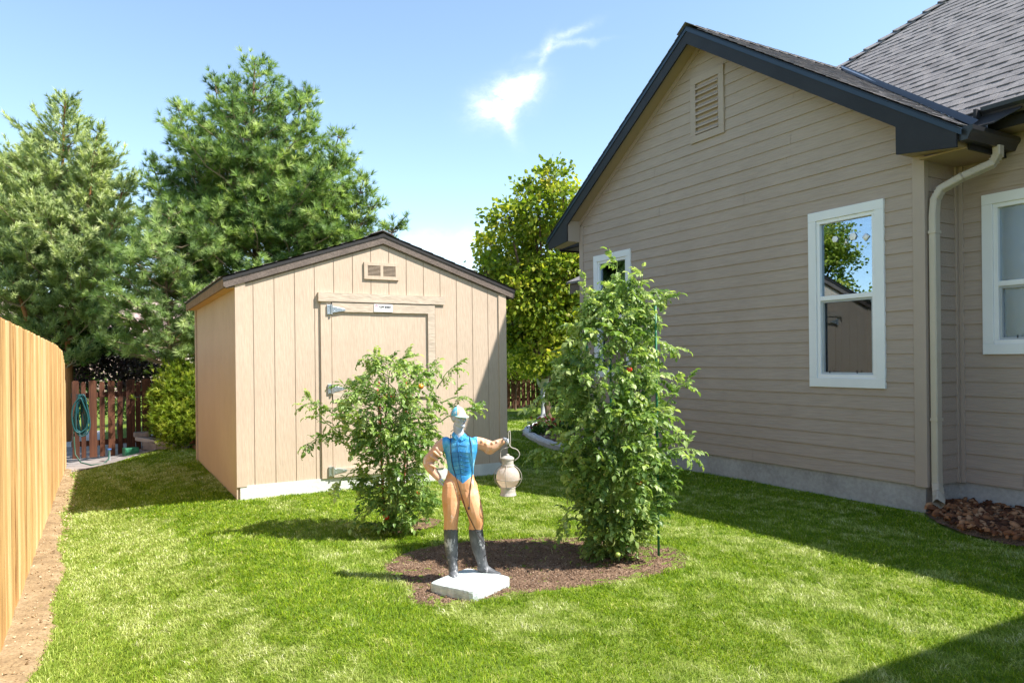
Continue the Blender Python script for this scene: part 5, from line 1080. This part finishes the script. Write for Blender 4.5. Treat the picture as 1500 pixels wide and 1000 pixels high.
# hands: palm + five bent fingers
def hand(c, along, across, back, curl, s=1.0, thumb=1):
    """along: wrist to knuckles, across: little finger to index, back: back of the hand"""
    al, ac, bk = [np.array(v, float) / np.linalg.norm(v) for v in (along, across, back)]; c = np.array(c, float); k = px_ * s
    hd.ell(c + al * 3.6 * k, (4.4 * k, 3.9 * k, 2.0 * k), 14, 10, (al, ac, bk))
    for i, (ln, o_) in enumerate(((5.6, -2.9), (6.8, -1.0), (7.2, .9), (6.4, 2.8))):
        p = c + al * 6.6 * k + ac * o_ * k; P = [p]; an = curl * .55
        for sg, f in enumerate((.45, .32, .23)): d = al * math.cos(an) - bk * math.sin(an); p = p + d * ln * f * k * 1.25; P.append(p); an += curl
        hd.tube(P, [1.12 * k, 1.06 * k, .95 * k, .72 * k], 8); hd.ell(P[-1], (.74 * k,) * 3, 8, 6); hd.ell(P[0], (1.15 * k,) * 3, 8, 6)
    p = c + al * 1.6 * k + ac * 3.2 * k * thumb; P = [p, p + (ac * thumb * 2.2 + al * 1.6 - bk * 1.2) * k, p + (ac * thumb * 2.4 + al * 4.2 - bk * 2.6) * k]; hd.tube(P, [1.5 * k, 1.25 * k, .85 * k], 8); hd.ell(P[-1], (.85 * k,) * 3, 8, 6)
hand(J(735.5, 645.5, .03), u_ * 1 + cZ * .05, w_ * .5 + cZ * .9, cZ * .5 - w_ * .9 + u_ * .1, 1.25, 1.0)
hand(J(642, 699.5, .012), u_ * .35 - cZ * .9 + w_ * .1, w_ * .6 + u_ * .6, -u_ * .8 + w_ * .5, .55, 1.05)
fig_me = remesh(fig, .0034, 2); hd_me = remesh(hd, .0021, 1)
# join to one continuous painted figure
V = [v.co[:] for v in fig_me.vertices]; F = [tuple(p.vertices) for p in fig_me.polygons]; o_ = len(V); nf = len(F)
V += [v.co[:] for v in hd_me.vertices]; F += [tuple(i + o_ for i in p.vertices) for p in hd_me.polygons]
def paint(name, c1, c2, c3, chip_hilite=(.62, .58, .54), amt=.62, sc_=22, zs=.45):
    m, nt, out = mat(name); p = N(nt, 'ShaderNodeBsdfPrincipled', i_Roughness=.55)
    v = coords(nt, (1, 1, zs)); n = N(nt, 'ShaderNodeTexNoise', i_Scale=sc_, i_Detail=7, i_Roughness=.65); L(nt, v, n.inputs['Vector'])
    base_ = ramp(nt, n.outputs['Fac'], [(.3, c1), (.5, c2), (.7, c3)])
    n2 = N(nt, 'ShaderNodeTexNoise', i_Scale=sc_ * .8, i_Detail=8, i_Roughness=.7); v2 = coords(nt, (1.3, .8, zs * 1.2)); L(nt, v2, n2.inputs['Vector'])
    mr = N(nt, 'ShaderNodeMapRange', i_From_Min=amt, i_From_Max=amt + .05); L(nt, n2.outputs['Fac'], mr.inputs['Value'])
    mx = N(nt, 'ShaderNodeMix', data_type='RGBA'); L(nt, mr.outputs[0], mx.inputs['Factor']); L(nt, base_, mx.inputs['A']); mx.inputs['B'].default_value = (*chip_hilite, 1); L(nt, mx.outputs['Result'], p.inputs['Base Color'])
    b = N(nt, 'ShaderNodeBump', i_Strength=.35, i_Distance=.004); L(nt, n.outputs['Fac'], b.inputs['Height']); L(nt, b.outputs[0], p.inputs['Normal']); L(nt, p.outputs[0], out.inputs['Surface']); return m
m_fblue = paint('statue_blue_paint', (.015, .17, .48), (.03, .27, .60), (.14, .45, .62), (.30, .60, .72), .60)  # light cyan patches paint in the vest highlights along with faded paint
m_forange = paint('statue_orange_paint', (.62, .27, .10), (.68, .34, .17), (.72, .41, .25), (.76, .62, .54), .60, 26)
m_fsleeve = paint('statue_sleeve_paint', (.62, .29, .13), (.66, .37, .23), (.70, .45, .34), (.74, .64, .58), .59, 30)
m_fboot = paint('statue_boot_paint', (.035, .038, .045), (.075, .08, .09), (.16, .165, .18), (.42, .42, .44), .545)
m_fskin = paint('statue_face_paint', (.30, .33, .40), (.39, .42, .48), (.48, .50, .56), (.58, .42, .34), .66, 16, 1)
me = bpy.data.meshes.new('figure'); loc = np.array(st.location); me.from_pydata((np.array(V) - loc).tolist(), [], F)
for q in (m_fblue, m_forange, m_fsleeve, m_fboot, m_fskin): me.materials.append(q)
labs = {'vest': 0, 'breech': 1, 'sleeve': 2, 'boot': 3, 'skin': 4}
Vn = np.array(V); fc = np.array([Vn[list(f)].mean(0) for f in F[:nf]]); best = np.full(nf, 1e9); idx = np.zeros(nf, int)
zc = (fc - cC) @ cZ
def proj(P): q = P - cC; D = q @ cF; X = (q @ cR) / D * FPX; Y = (q @ cZ) / D * FPX; return X * math.cos(ROLL) - Y * math.sin(ROLL) + 750, 500 + VS - (X * math.sin(ROLL) + Y * math.cos(ROLL))
for lab, P, Rr in prims:
    for i in range(len(P) - 1):
        a = P[i]; d = P[i + 1] - a; t = np.clip(((fc - a) @ d) / (d @ d + 1e-12), 0, 1); dist = np.linalg.norm(fc - a - t[:, None] * d, axis=1) - (Rr[i] + (Rr[i + 1] - Rr[i]) * t)
        k = dist < best; best[k] = dist[k]; idx[k] = labs[lab]
fx, fy = proj(fc)
# the vest ends in a point below the waist
low = (fy > 694 + np.clip(14 - np.abs(fx - 678) * .85, -4, 14)) & (idx == 0); idx[low] = 1
up_ = (fy < 696 + np.clip(12 - np.abs(fx - 678) * .85, -6, 12)) & (idx == 1) & (fy < 712) & (fy > 690); idx[up_] = 0
idx[(idx == 2) & (fy < 668) & (fx > 648 + np.clip(fy - 650, 0, 20) * .2) & (fx < 699.5)] = 0; idx[(fy < 642 - .9 * np.abs(fx - 671.5)) & (np.abs(fx - 671.5) < 9)] = 4; idx[(fy < 775.5) & (idx == 3)] = 1; idx[(fy > 775.5) & (idx == 1)] = 3
hidx = np.full(len(F) - nf, 4)
me.polygons.foreach_set('material_index', np.concatenate([idx, hidx]).astype(np.int32)); me.polygons.foreach_set('use_smooth', [True] * len(F)); me.update()
fo = bpy.data.objects.new('figure', me); COL.objects.link(fo); fo.parent = st
bv = BVHTree.FromPolygons([Vector(v) for v in V], F)
def onbody(px, py, lift=.0025):
    d = Vector(ray(px, py)).normalized(); hit = bv.ray_cast(Vector(cC), d)
    if hit[0] is None or hit[3] > DS + .3: return Vector(S(px, py, DS - .03))
    n = hit[1]; n = n if n.dot(d) < 0 else -n; return hit[0] + n * lift
def online(pts, k=6):
    out = []
    for i in range(len(pts) - 1):
        for j in range(k): t = j / k; out.append((pts[i][0] + (pts[i + 1][0] - pts[i][0]) * t, pts[i][1] + (pts[i + 1][1] - pts[i][1]) * t))
    return out + [pts[-1]]
# cap
def capdome():
    mb = MB(); V = []; seg = 28
    for i in range(9):
        th = (PI / 2) * i / 8
        for k in range(seg):
            an = 2 * PI * k / seg; V.append(H_(-1.2 + 13.6 * math.cos(an) * math.cos(th), 10.6 * math.sin(an) * math.cos(th), 3.2 - .10 * 13 * math.cos(an) * 0 + 13.6 * math.sin(th) - (1.6 if math.cos(an) < 0 else 0) * math.cos(th) * abs(math.cos(an)) * 2.0))
    mb.add(V, [(i * seg + k, i * seg + (k + 1) % seg, (i + 1) * seg + (k + 1) % seg, (i + 1) * seg + k) for i in range(8) for k in range(seg)]); return mb
cap = capdome(); cap.mi = []; q = len(cap.f)
pan = []
for j, f in enumerate(cap.f): k = j % 28; pan.append(0 if (k // 4) % 2 else 1)
cap.mi = pan
m_capb = paint('cap_blue_paint', (.03, .28, .5), (.08, .40, .58), (.25, .55, .66), (.62, .66, .66), .55); m_capo = paint('cap_orange_paint', (.55, .28, .14), (.62, .42, .28), (.66, .56, .46), (.70, .68, .64), .5)
cp = cap.build('cap', [m_capb, m_capo], st, smooth=True)
mb = MB(); V = []; ns = 17
for z_ in (0, -1.0):
    for i in range(ns):
        an = -1.25 + 2.5 * i / (ns - 1); V.append(H_(-1.2 + 13.2 * math.cos(an), 10.3 * math.sin(an), 3.6 + z_)); e_ = math.cos(an * 1.2) ** .5 if math.cos(an * 1.2) > 0 else 0
        V.append(H_(-1.2 + 13.2 * math.cos(an) + 8.5 * e_, 10.6 * math.sin(an), 3.0 + z_ - 1.3 * e_ + .0))
o2 = 2 * ns; fs = []
for i in range(ns - 1): fs += [(2 * i, 2 * i + 1, 2 * i + 3, 2 * i + 2), (o2 + 2 * i, o2 + 2 * i + 2, o2 + 2 * i + 3, o2 + 2 * i + 1), (2 * i + 1, o2 + 2 * i + 1, o2 + 2 * i + 3, 2 * i + 3)]
mb.add(V, fs); mb.build('cap_brim', paint('brim_paint', (.30, .55, .58), (.42, .62, .62), (.55, .68, .66), (.7, .7, .68), .6), cp, smooth=True)
mb = MB()
for an in np.arange(0, 2 * PI, PI / 14): pass
mb.ell(H_(-1.2, 0, 17.0), (1.4 * px_,) * 3, 10, 8); mb.build('cap_button', m_capb, cp, smooth=True)
# eyes and lips painted on
m_dk = plain('dark_paint_line', (.05, .06, .09), .6); m_line2 = plain('vest_braid_blue', (.02, .15, .40), .6); m_line = plain('vest_seam_blue', (.01, .09, .28), .6)
for s_ in (1, -1): mb = MB(); mb.ell(H_(11.9, s_ * 3.6, 1.0), tuple(q * px_ for q in (.6, 1.7, .75)), 10, 6, FR); mb.build('eye', m_dk, st, smooth=True)
mb = MB(); mb.ell(H_(13.2, 0, -7.1), tuple(q * px_ for q in (.45, 2.4, .5)), 10, 6, FR); mb.build('mouth', plain('lip_paint', (.36, .22, .22), .6), st, smooth=True)
# collar
mb = MB()
for pts in ([(664, 632), (661, 637), (664, 643), (670, 645), (672, 641), (667, 634)], [(679, 634), (684, 639), (683, 643), (677, 646), (673, 642), (677, 637)]):
    P = [np.array(onbody(*p, .006)) for p in pts]; mb = MB(); mb.prism(P, w_ * -.003); mb.build('collar', m_fblue, st, bevel=.001)
# vest braids, buttons, centre opening
mb = MB(); mb.tube([onbody(*p, .001) for p in online([(670, 646), (671, 660), (672.5, 678), (675, 694), (677, 706)])], .0016, 5); mb.build('vest_opening', m_line, st, smooth=True)
for i, y in enumerate((653, 662.5, 669, 675.5, 682, 688, 694)):
    hw = (11, 15, 14, 13, 12, 10, 8)[i]; cx = 673.5 + i * .4
    mb = MB(); mb.tube([onbody(cx - hw + t * 2 * hw / 8, y + .9 * math.cos(t * PI / 4) - .3 * t * .2, .0008) for t in range(9)], .0011, 5); mb.build('vest_braid', m_line2, st, smooth=True)
    mb = MB(); b_ = onbody(cx + 1, y - 2.2, .001); mb.ell(np.array(b_), (.0035,) * 3, 8, 6); mb.build('button', m_fblue, st, smooth=True)
mb = MB(); mb.tube([onbody(*p, .001) for p in online([(650.5, 776), (656, 777), (665, 777), (670.5, 776)], 4)], .0022, 5); mb.build('boot_cuff', m_fboot, st, smooth=True)
mb = MB(); mb.tube([onbody(*p, .001) for p in online([(688, 776), (694, 777.5), (702, 777), (707, 775.5)], 4)], .0022, 5); mb.build('boot_cuff', m_fboot, st, smooth=True)
# the electric cord hung round the neck and led down the legs
cord = thing('power_cord', 'thin dark cord hung round the neck of the jockey statue and down its leg', 'cord', tuple(J(672, 640, .05)))
m_cord = plain('dark_cord', (.035, .028, .028), .5)
mb = MB(); mb.tube([onbody(*p, .004) for p in online([(660, 636), (660.5, 646), (661, 662), (663, 680), (668, 698), (676, 724), (684, 748), (692, 765), (697, 776)])], .0022, 6); mb.build('cord_strand', m_cord, cord, smooth=True)
mb = MB(); mb.tube([onbody(*p, .004) for p in online([(682, 632), (687, 638), (690, 650), (691, 668), (691.5, 690), (690, 705), (688, 725), (687.5, 742)])], .0022, 6); mb.build('cord_strand', m_cord, cord, smooth=True)
mb = MB(); q = np.array(onbody(687.5, 743, .006)); mb.box(q - [.006, .005, .010], q + [.006, .005, .006]); mb.build('plug', m_cord, cord, bevel=.002)
mb = MB(); mb.tube([onbody(697, 778, .004), onbody(702, 786, .004), Vector(J(707, 792, .035)), Vector(J(713, 802, .03)), Vector(J(712.5, 812, .02)), Vector(J(709, 815, .02))], .002, 6); mb.build('cord_loop', m_cord, cord, smooth=True)
mb = MB(); P = [J(660 + 22 * t, 632 - 5 * math.sin(t * PI), -.03) for t in np.linspace(0, 1, 6)]; mb.tube(P, .0022, 6); mb.build('cord_strand', m_cord, cord, smooth=True)
# lantern
LC = J(744, 697, .035)
lan = thing('onion_lantern', 'weathered white onion lantern with a round glass globe hanging from the statue hand', 'lantern', tuple(LC))
m_lm = paint('lantern_white_metal', (.32, .28, .23), (.43, .39, .34), (.54, .50, .44), (.22, .15, .10), .60, 18)
def lz(r, py): return (r * px_, (697 - py) * px_)
mb = MB(); mb.lathe(LC, [lz(0.0, 664.5), lz(2.2, 665.5), lz(2.6, 667), lz(6.6, 668.6), lz(9.2, 670.5), lz(9.4, 672.5), lz(8.4, 673), lz(8.4, 680), lz(9.4, 680.6), lz(9.4, 682.6), lz(8.0, 683.4), lz(0, 683.5)], 28); mb.build('lantern_top', m_lm, lan, smooth=False)
mb = MB(); mb.lathe(LC, [lz(10.0, 711.5), lz(11.2, 713), lz(10.6, 714.5), lz(10.8, 720), lz(12.2, 724.5), lz(11.6, 725), lz(0, 725)], 28); mb.build('lantern_base', m_lm, lan, smooth=False)
m, nt, out = mat('hazy_globe_glass'); p = N(nt, 'ShaderNodeBsdfPrincipled', i_Roughness=.18); p.inputs['Base Color'].default_value = (.80, .74, .68, 1); t_ = N(nt, 'ShaderNodeBsdfTransparent'); t_.inputs['Color'].default_value = (.95, .9, .86, 1)
tl = N(nt, 'ShaderNodeBsdfTranslucent'); tl.inputs['Color'].default_value = (.9, .74, .60, 1); m1 = N(nt, 'ShaderNodeMixShader'); m1.inputs[0].default_value = .55; L(nt, p.outputs[0], m1.inputs[1]); L(nt, tl.outputs[0], m1.inputs[2])
mx = N(nt, 'ShaderNodeMixShader'); mx.inputs[0].default_value = .22; L(nt, m1.outputs[0], mx.inputs[1]); L(nt, t_.outputs[0], mx.inputs[2]); L(nt, mx.outputs[0], out.inputs['Surface'])
mb = MB(); mb.lathe(LC, [lz(8.6, 682.5)] + [lz(math.sqrt(max(0, 17.2 ** 2 - (y - 698) ** 2 * 1.02)), y) for y in np.arange(684, 712, 1.5)] + [lz(9.6, 712.5)], 32); mb.build('globe', m, lan, smooth=True)
mb = MB(); mb.tube([LC + np.array([0, 0, (697 - y) * px_]) for y in (712, 706, 700)], [.012, .012, .006], 10); mb.build('burner', m_lm, lan, smooth=True)
m_wire = plain('worn_wire', (.34, .30, .26), .45)
for a in (PI * .05, PI * .55, PI * 1.05, PI * 1.55):
    d = u_ * math.cos(a) + w_ * math.sin(a); mb = MB(); P = [LC + d * (9.2 * px_) + cZ * (697 - 681) * px_]
    for k in range(13): th = -1.05 + 2.1 * k / 12; P.append(LC + d * (20.2 * math.cos(th * .98)) * px_ + cZ * (-1 - 18 * math.sin(th)) * px_)
    P.append(LC + d * (11 * px_) + cZ * (697 - 715) * px_); mb.tube(P, .0022, 6); mb.build('cage_wire', m_wire, lan, smooth=True)
mb = MB(); mb.tube([LC + (u_ * math.cos(a) + w_ * math.sin(a)) * 18.2 * px_ + cZ * (-4) * px_ for a in np.linspace(0, 2 * PI, 33)], .0018, 6, caps=False); mb.build('cage_ring', m_wire, lan, smooth=True)
mb = MB(); P = [J(735.5, 675, .035), J(733, 669, .035), J(733.5, 661, .035), J(737, 657, .035), J(743, 655.5, .035), J(747, 652.5, .035), J(747.5, 646, .035), J(747.5, 640, .035), J(747, 632, .035), J(746, 631, .035), J(744.5, 634, .035), J(744.8, 640, .035), J(745, 647, .037), J(746.5, 652, .038), J(750, 655.5, .037), J(757, 658, .035), J(761, 664, .035), J(759, 670, .035), J(753.5, 674.5, .035)]
PP = []
for i in range(len(P) - 1):
    p0 = P[max(i - 1, 0)]; p1 = P[i]; p2 = P[i + 1]; p3 = P[min(i + 2, len(P) - 1)]
    for k in range(3): t = k / 3; PP.append(.5 * ((2 * p1) + (-p0 + p2) * t + (2 * p0 - 5 * p1 + 4 * p2 - p3) * t * t + (-p0 + 3 * p1 - 3 * p2 + p3) * t ** 3))
PP.append(P[-1]); mb.tube(PP, .0028, 8); mb.build('bail_handle', m_lm, lan, smooth=True)
# ================================================================== TOMATO PLANTS
def mat_tomleaf(name, st): return foliage(name, st, transl=.4, rough=.42, spec=.4, nscale=4, namp=.3)
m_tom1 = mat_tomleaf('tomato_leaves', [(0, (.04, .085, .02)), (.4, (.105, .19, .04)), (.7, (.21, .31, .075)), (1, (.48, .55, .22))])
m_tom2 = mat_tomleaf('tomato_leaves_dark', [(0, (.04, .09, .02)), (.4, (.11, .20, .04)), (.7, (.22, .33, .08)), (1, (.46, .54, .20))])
def compound(seed):
    """a drooping compound leaf: rachis along +Z, leaflets in pairs and a terminal one"""
    r = np.random.RandomState(seed); lv, lt = leafT(.60, .10, .25); V = []; T = []
    def put(p, d, s, nrm):
        d = d / np.linalg.norm(d); nrm = nrm - d * (nrm @ d); nrm /= np.linalg.norm(nrm); x = np.cross(d, nrm); o = len(V)
        for v in lv: V.append(p + (x * v[0] + nrm * v[1] + d * v[2]) * s)
        T.extend((lt + o).tolist())
    def rp(t): return np.array([0, -.28 * t * t, t])
    w = .012
    for i in range(5):
        a, b = rp(i / 5), rp((i + 1) / 5); o = len(V); V.extend([a + [w, 0, 0], a - [w, 0, 0], b - [w * .8, 0, 0], b + [w * .8, 0, 0]]); T.extend([[o, o + 1, o + 2], [o, o + 2, o + 3]])
    for t in (.25, .45, .64, .82):
        for sgn in (1, -1):
            s = .40 * (1 - .3 * abs(t - .55)) * r.uniform(.8, 1.1); put(rp(t + r.uniform(-.03, .03)), np.array([sgn * 1.0, -.15 - .5 * r.rand(), .45 + .2 * r.rand()]), s, np.array([0, 1., -.2 + r.normal(0, .25)]))
    put(rp(1), np.array([0, -.8, .8]), .45, np.array([0, 1., .6])); return np.array(V), np.array(T)
comp = [compound(i) for i in range(4)]
def tomato(name, label, D, base_px, sil, shoots, n, lsize, mtl, fruits, seed, depth=.75):
    """sil: rows (py, left px, right px) of the outline at distance D"""
    R_ = np.random.RandomState(seed); sil = sorted(sil); ys_ = [s[0] for s in sil]; bp = G(*base_px); root = thing(name, label, 'plant', (bp[0], bp[1], 0)); sm = MB(); parts = []; pos = []; dr = []; sh = []; hint = []
    lf = lambda y: np.interp(y, ys_, [s[1] for s in sil]); rt = lambda y: np.interp(y, ys_, [s[2] for s in sil])
    # main stems
    tips = []
    for k in range(9):
        ty = R_.uniform(ys_[0] + 10, ys_[0] + 120); cx = (lf(ty) + rt(ty)) / 2; hw = (rt(ty) - lf(ty)) / 2; tx = cx + R_.uniform(-.7, .7) * hw; td = R_.uniform(-.7, .7) * hw / FPX * D
        P = []
        for t in np.linspace(0, 1, 10):
            y = base_px[1] + (ty - base_px[1]) * t; x = base_px[0] + (tx - base_px[0]) * t ** .8 + R_.normal(0, 2.5) * (t > 0); P.append(S(x, y, D + td * t))
        P[0] = np.array([bp[0] + R_.normal(0, .04), bp[1] + R_.normal(0, .04), 0]); wood(sm, P, .009, .003, 6)
    cl = VN(seed + 40)
    while len(pos) < n:
        y = R_.uniform(ys_[0], ys_[-1]); l, r = lf(y), rt(y); hw = (r - l) / 2; cx = (l + r) / 2
        if R_.rand() > hw / max((rt(q) - lf(q)) / 2 for q in ys_): continue
        a = R_.uniform(0, 2 * PI); rad = (.25 + .75 * R_.rand() ** .55); x = cx + math.cos(a) * rad * hw * .93; dd = math.sin(a) * rad * hw * depth / FPX * D
        if float(cl(np.array(x * .045 + a), np.array(y * .045))) < .37 and R_.rand() < .88: continue
        x = cx + (x - cx) * (.80 + .36 * float(cl(np.array(y * .03 + 9), np.array(a * 1.2)))); p = S(x, y, D + dd); out = cR * math.cos(a) - 0 + cF * math.sin(a); d = out * R_.uniform(.5, 1.2) + R_.normal(0, .45, 3) + np.array([0, 0, R_.uniform(-.5, .45)])
        pos.append(p - d / np.linalg.norm(d) * lsize * .5); dr.append(d); sh.append(np.clip(.25 + .45 * R_.rand() + .15 * (ys_[-1] - y) / (ys_[-1] - ys_[0]) + (.12 if rad > .8 else -.05), 0, 1)); hint.append(0)  # leaf tone paints shade inside the plant, light on outer and upper leaves
        if R_.rand() < .25: wood(sm, [S(cx + (x - cx) * .35, y + 12, D + dd * .35), S((x + cx) / 2 + (x - cx) * .2, y + 4, D + dd * .7), p], .004, .002, 4)
    for pts in shoots:
        P = [S(q[0], q[1], D - (q[2] if len(q) > 2 else 0)) for q in pts]; Q = []
        for i in range(len(P) - 1):
            for k in range(4): Q.append(P[i] + (P[i + 1] - P[i]) * k / 4 + R_.normal(0, .003, 3))
        Q.append(P[-1]); wood(sm, Q, .0055, .002, 5)
        for i in range(3, len(Q)):
            for _ in range(2 if i % 2 else 1):
                d = (Q[i] - Q[i - 1]); d /= np.linalg.norm(d); pos.append(Q[i]); dr.append(d * .5 + R_.normal(0, .6, 3) + [0, 0, -.05]); sh.append(R_.uniform(.5, .95))
    pos = np.array(pos); dr = np.array(dr); sh = np.array(sh); k = RS.randint(0, 4, len(pos)); prt = []
    # leaf faces up: its Y axis points to the sky
    for i in range(4):
        m_ = k == i; Zd = dr[m_] / np.linalg.norm(dr[m_], axis=1, keepdims=True); up = np.tile([0, 0, 1.], (m_.sum(), 1)) + R_.normal(0, .35, (m_.sum(), 3)); Xd = np.cross(up, Zd)
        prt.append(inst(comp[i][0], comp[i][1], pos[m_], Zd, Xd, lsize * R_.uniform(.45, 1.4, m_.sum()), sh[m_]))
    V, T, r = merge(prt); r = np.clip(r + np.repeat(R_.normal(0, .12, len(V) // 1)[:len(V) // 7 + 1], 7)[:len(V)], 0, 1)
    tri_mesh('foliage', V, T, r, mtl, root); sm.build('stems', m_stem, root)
    for (px, py, off, rad, cc) in fruits:
        mb = MB(); mb.ell(S(px, py, D - off), (rad, rad, rad * .88), 14, 10); mb.build('tomato', cc, root, smooth=True)
    return root
m_tr = noisy('ripe_tomato', (.50, .03, .015), (.62, .06, .02), 10, rough=.25, bump=0, spec=.5); m_to = noisy('orange_tomato', (.60, .20, .02), (.70, .30, .04), 10, rough=.25, bump=0, spec=.5); m_tg = noisy('green_tomato', (.20, .30, .05), (.34, .40, .09), 10, rough=.3, bump=0, spec=.5)
sil1 = [(402, 898, 935), (415, 884, 944), (430, 864, 950), (445, 850, 958), (465, 838, 962), (485, 824, 962), (505, 808, 964), (525, 798, 968), (545, 792, 976), (560, 793, 988), (590, 800, 992), (620, 812, 1000), (650, 815, 1003), (675, 822, 998), (700, 828, 992), (725, 835, 985), (745, 840, 975), (765, 845, 962), (785, 848, 948), (805, 852, 930), (816, 865, 912)]
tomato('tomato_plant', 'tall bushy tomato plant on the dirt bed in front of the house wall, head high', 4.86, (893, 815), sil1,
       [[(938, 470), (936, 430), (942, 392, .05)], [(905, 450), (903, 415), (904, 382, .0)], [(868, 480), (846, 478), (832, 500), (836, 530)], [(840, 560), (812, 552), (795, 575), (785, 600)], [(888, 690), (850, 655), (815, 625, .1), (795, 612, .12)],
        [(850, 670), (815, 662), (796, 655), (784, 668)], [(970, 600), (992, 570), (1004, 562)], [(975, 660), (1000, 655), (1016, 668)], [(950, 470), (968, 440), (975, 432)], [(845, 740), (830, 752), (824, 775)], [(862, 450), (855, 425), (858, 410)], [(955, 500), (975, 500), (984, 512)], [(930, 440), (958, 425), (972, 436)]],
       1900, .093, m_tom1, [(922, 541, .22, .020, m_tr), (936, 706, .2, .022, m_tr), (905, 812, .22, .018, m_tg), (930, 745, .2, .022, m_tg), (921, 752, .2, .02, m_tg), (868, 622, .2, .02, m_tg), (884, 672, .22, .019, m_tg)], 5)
sil2 = [(518, 548, 582), (530, 535, 600), (542, 525, 640), (555, 512, 652), (570, 500, 645), (585, 492, 650), (600, 486, 652), (620, 484, 650), (640, 484, 648), (660, 492, 655), (680, 505, 652), (700, 512, 650), (720, 520, 648), (740, 524, 642), (760, 530, 625), (775, 538, 600)]
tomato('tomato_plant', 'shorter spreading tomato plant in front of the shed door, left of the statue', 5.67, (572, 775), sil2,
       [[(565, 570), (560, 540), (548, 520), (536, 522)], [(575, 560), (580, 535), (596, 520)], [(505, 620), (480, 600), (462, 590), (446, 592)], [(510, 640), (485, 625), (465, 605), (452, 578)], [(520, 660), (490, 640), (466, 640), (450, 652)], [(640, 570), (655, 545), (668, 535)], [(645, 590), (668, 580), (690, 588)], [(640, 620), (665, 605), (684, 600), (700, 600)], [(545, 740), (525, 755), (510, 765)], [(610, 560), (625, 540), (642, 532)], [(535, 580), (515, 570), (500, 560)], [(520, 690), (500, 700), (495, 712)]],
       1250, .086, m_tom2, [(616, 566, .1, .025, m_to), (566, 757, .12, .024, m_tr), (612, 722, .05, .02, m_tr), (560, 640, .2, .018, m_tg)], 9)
# stakes and cage
m_gst = plain('green_stake_coat', (.02, .15, .07), .4); m_rst = plain('red_cage_wire', (.42, .05, .03), .45)
for i, (px, py, top, lb) in enumerate([(965, 815, 448, 'green plastic coated stake standing clear at the right side of the tall tomato plant'), (897, 812, 520, 'green stake half buried in the middle of the tall tomato plant'), (862, 806, 440, 'green stake hidden among the left leaves of the tall tomato plant')]):
    g_ = G(px, py); Dg = (g_ - cC) @ cF; t_ = S(px - 3 - (2 if i == 0 else 0), top, Dg - (.17 if i == 0 else 0)); mb = MB(); mb.tube([g_ - [0, 0, .1], (g_ + t_) / 2, t_], .0085, 8)
    o = mb.build('garden_stake', m_gst, smooth=True); tag(o, lb, 'garden stake', 'green stakes round the tall tomato plant')
cg = thing('tomato_cage', 'red metal tomato cage inside the shorter tomato plant', 'plant cage', tuple(G(575, 772)))
c_ = G(578, 772)
for k in range(4):
    a = k * PI / 2 + .5; b_ = c_ + np.array([math.cos(a), math.sin(a), 0]) * .11; t_ = c_ + np.array([math.cos(a) * .17, math.sin(a) * .17, 1.20 - .07 * (k % 2)]); mb = MB(); mb.tube([b_ - [0, 0, .08], t_], .006, 6); mb.build('leg', m_rst, cg, smooth=True)
for z_, r_ in ((.35, .13), (.75, .15), (1.08, .165)): mb = MB(); mb.tube([c_ + np.array([math.cos(a) * r_, math.sin(a) * r_, z_]) for a in np.linspace(0, 2 * PI, 25)], .004, 5, caps=False); mb.build('hoop', m_rst, cg, smooth=True)
for o in list(bpy.data.objects):
    if "_o" in o.keys(): del o["_o"]
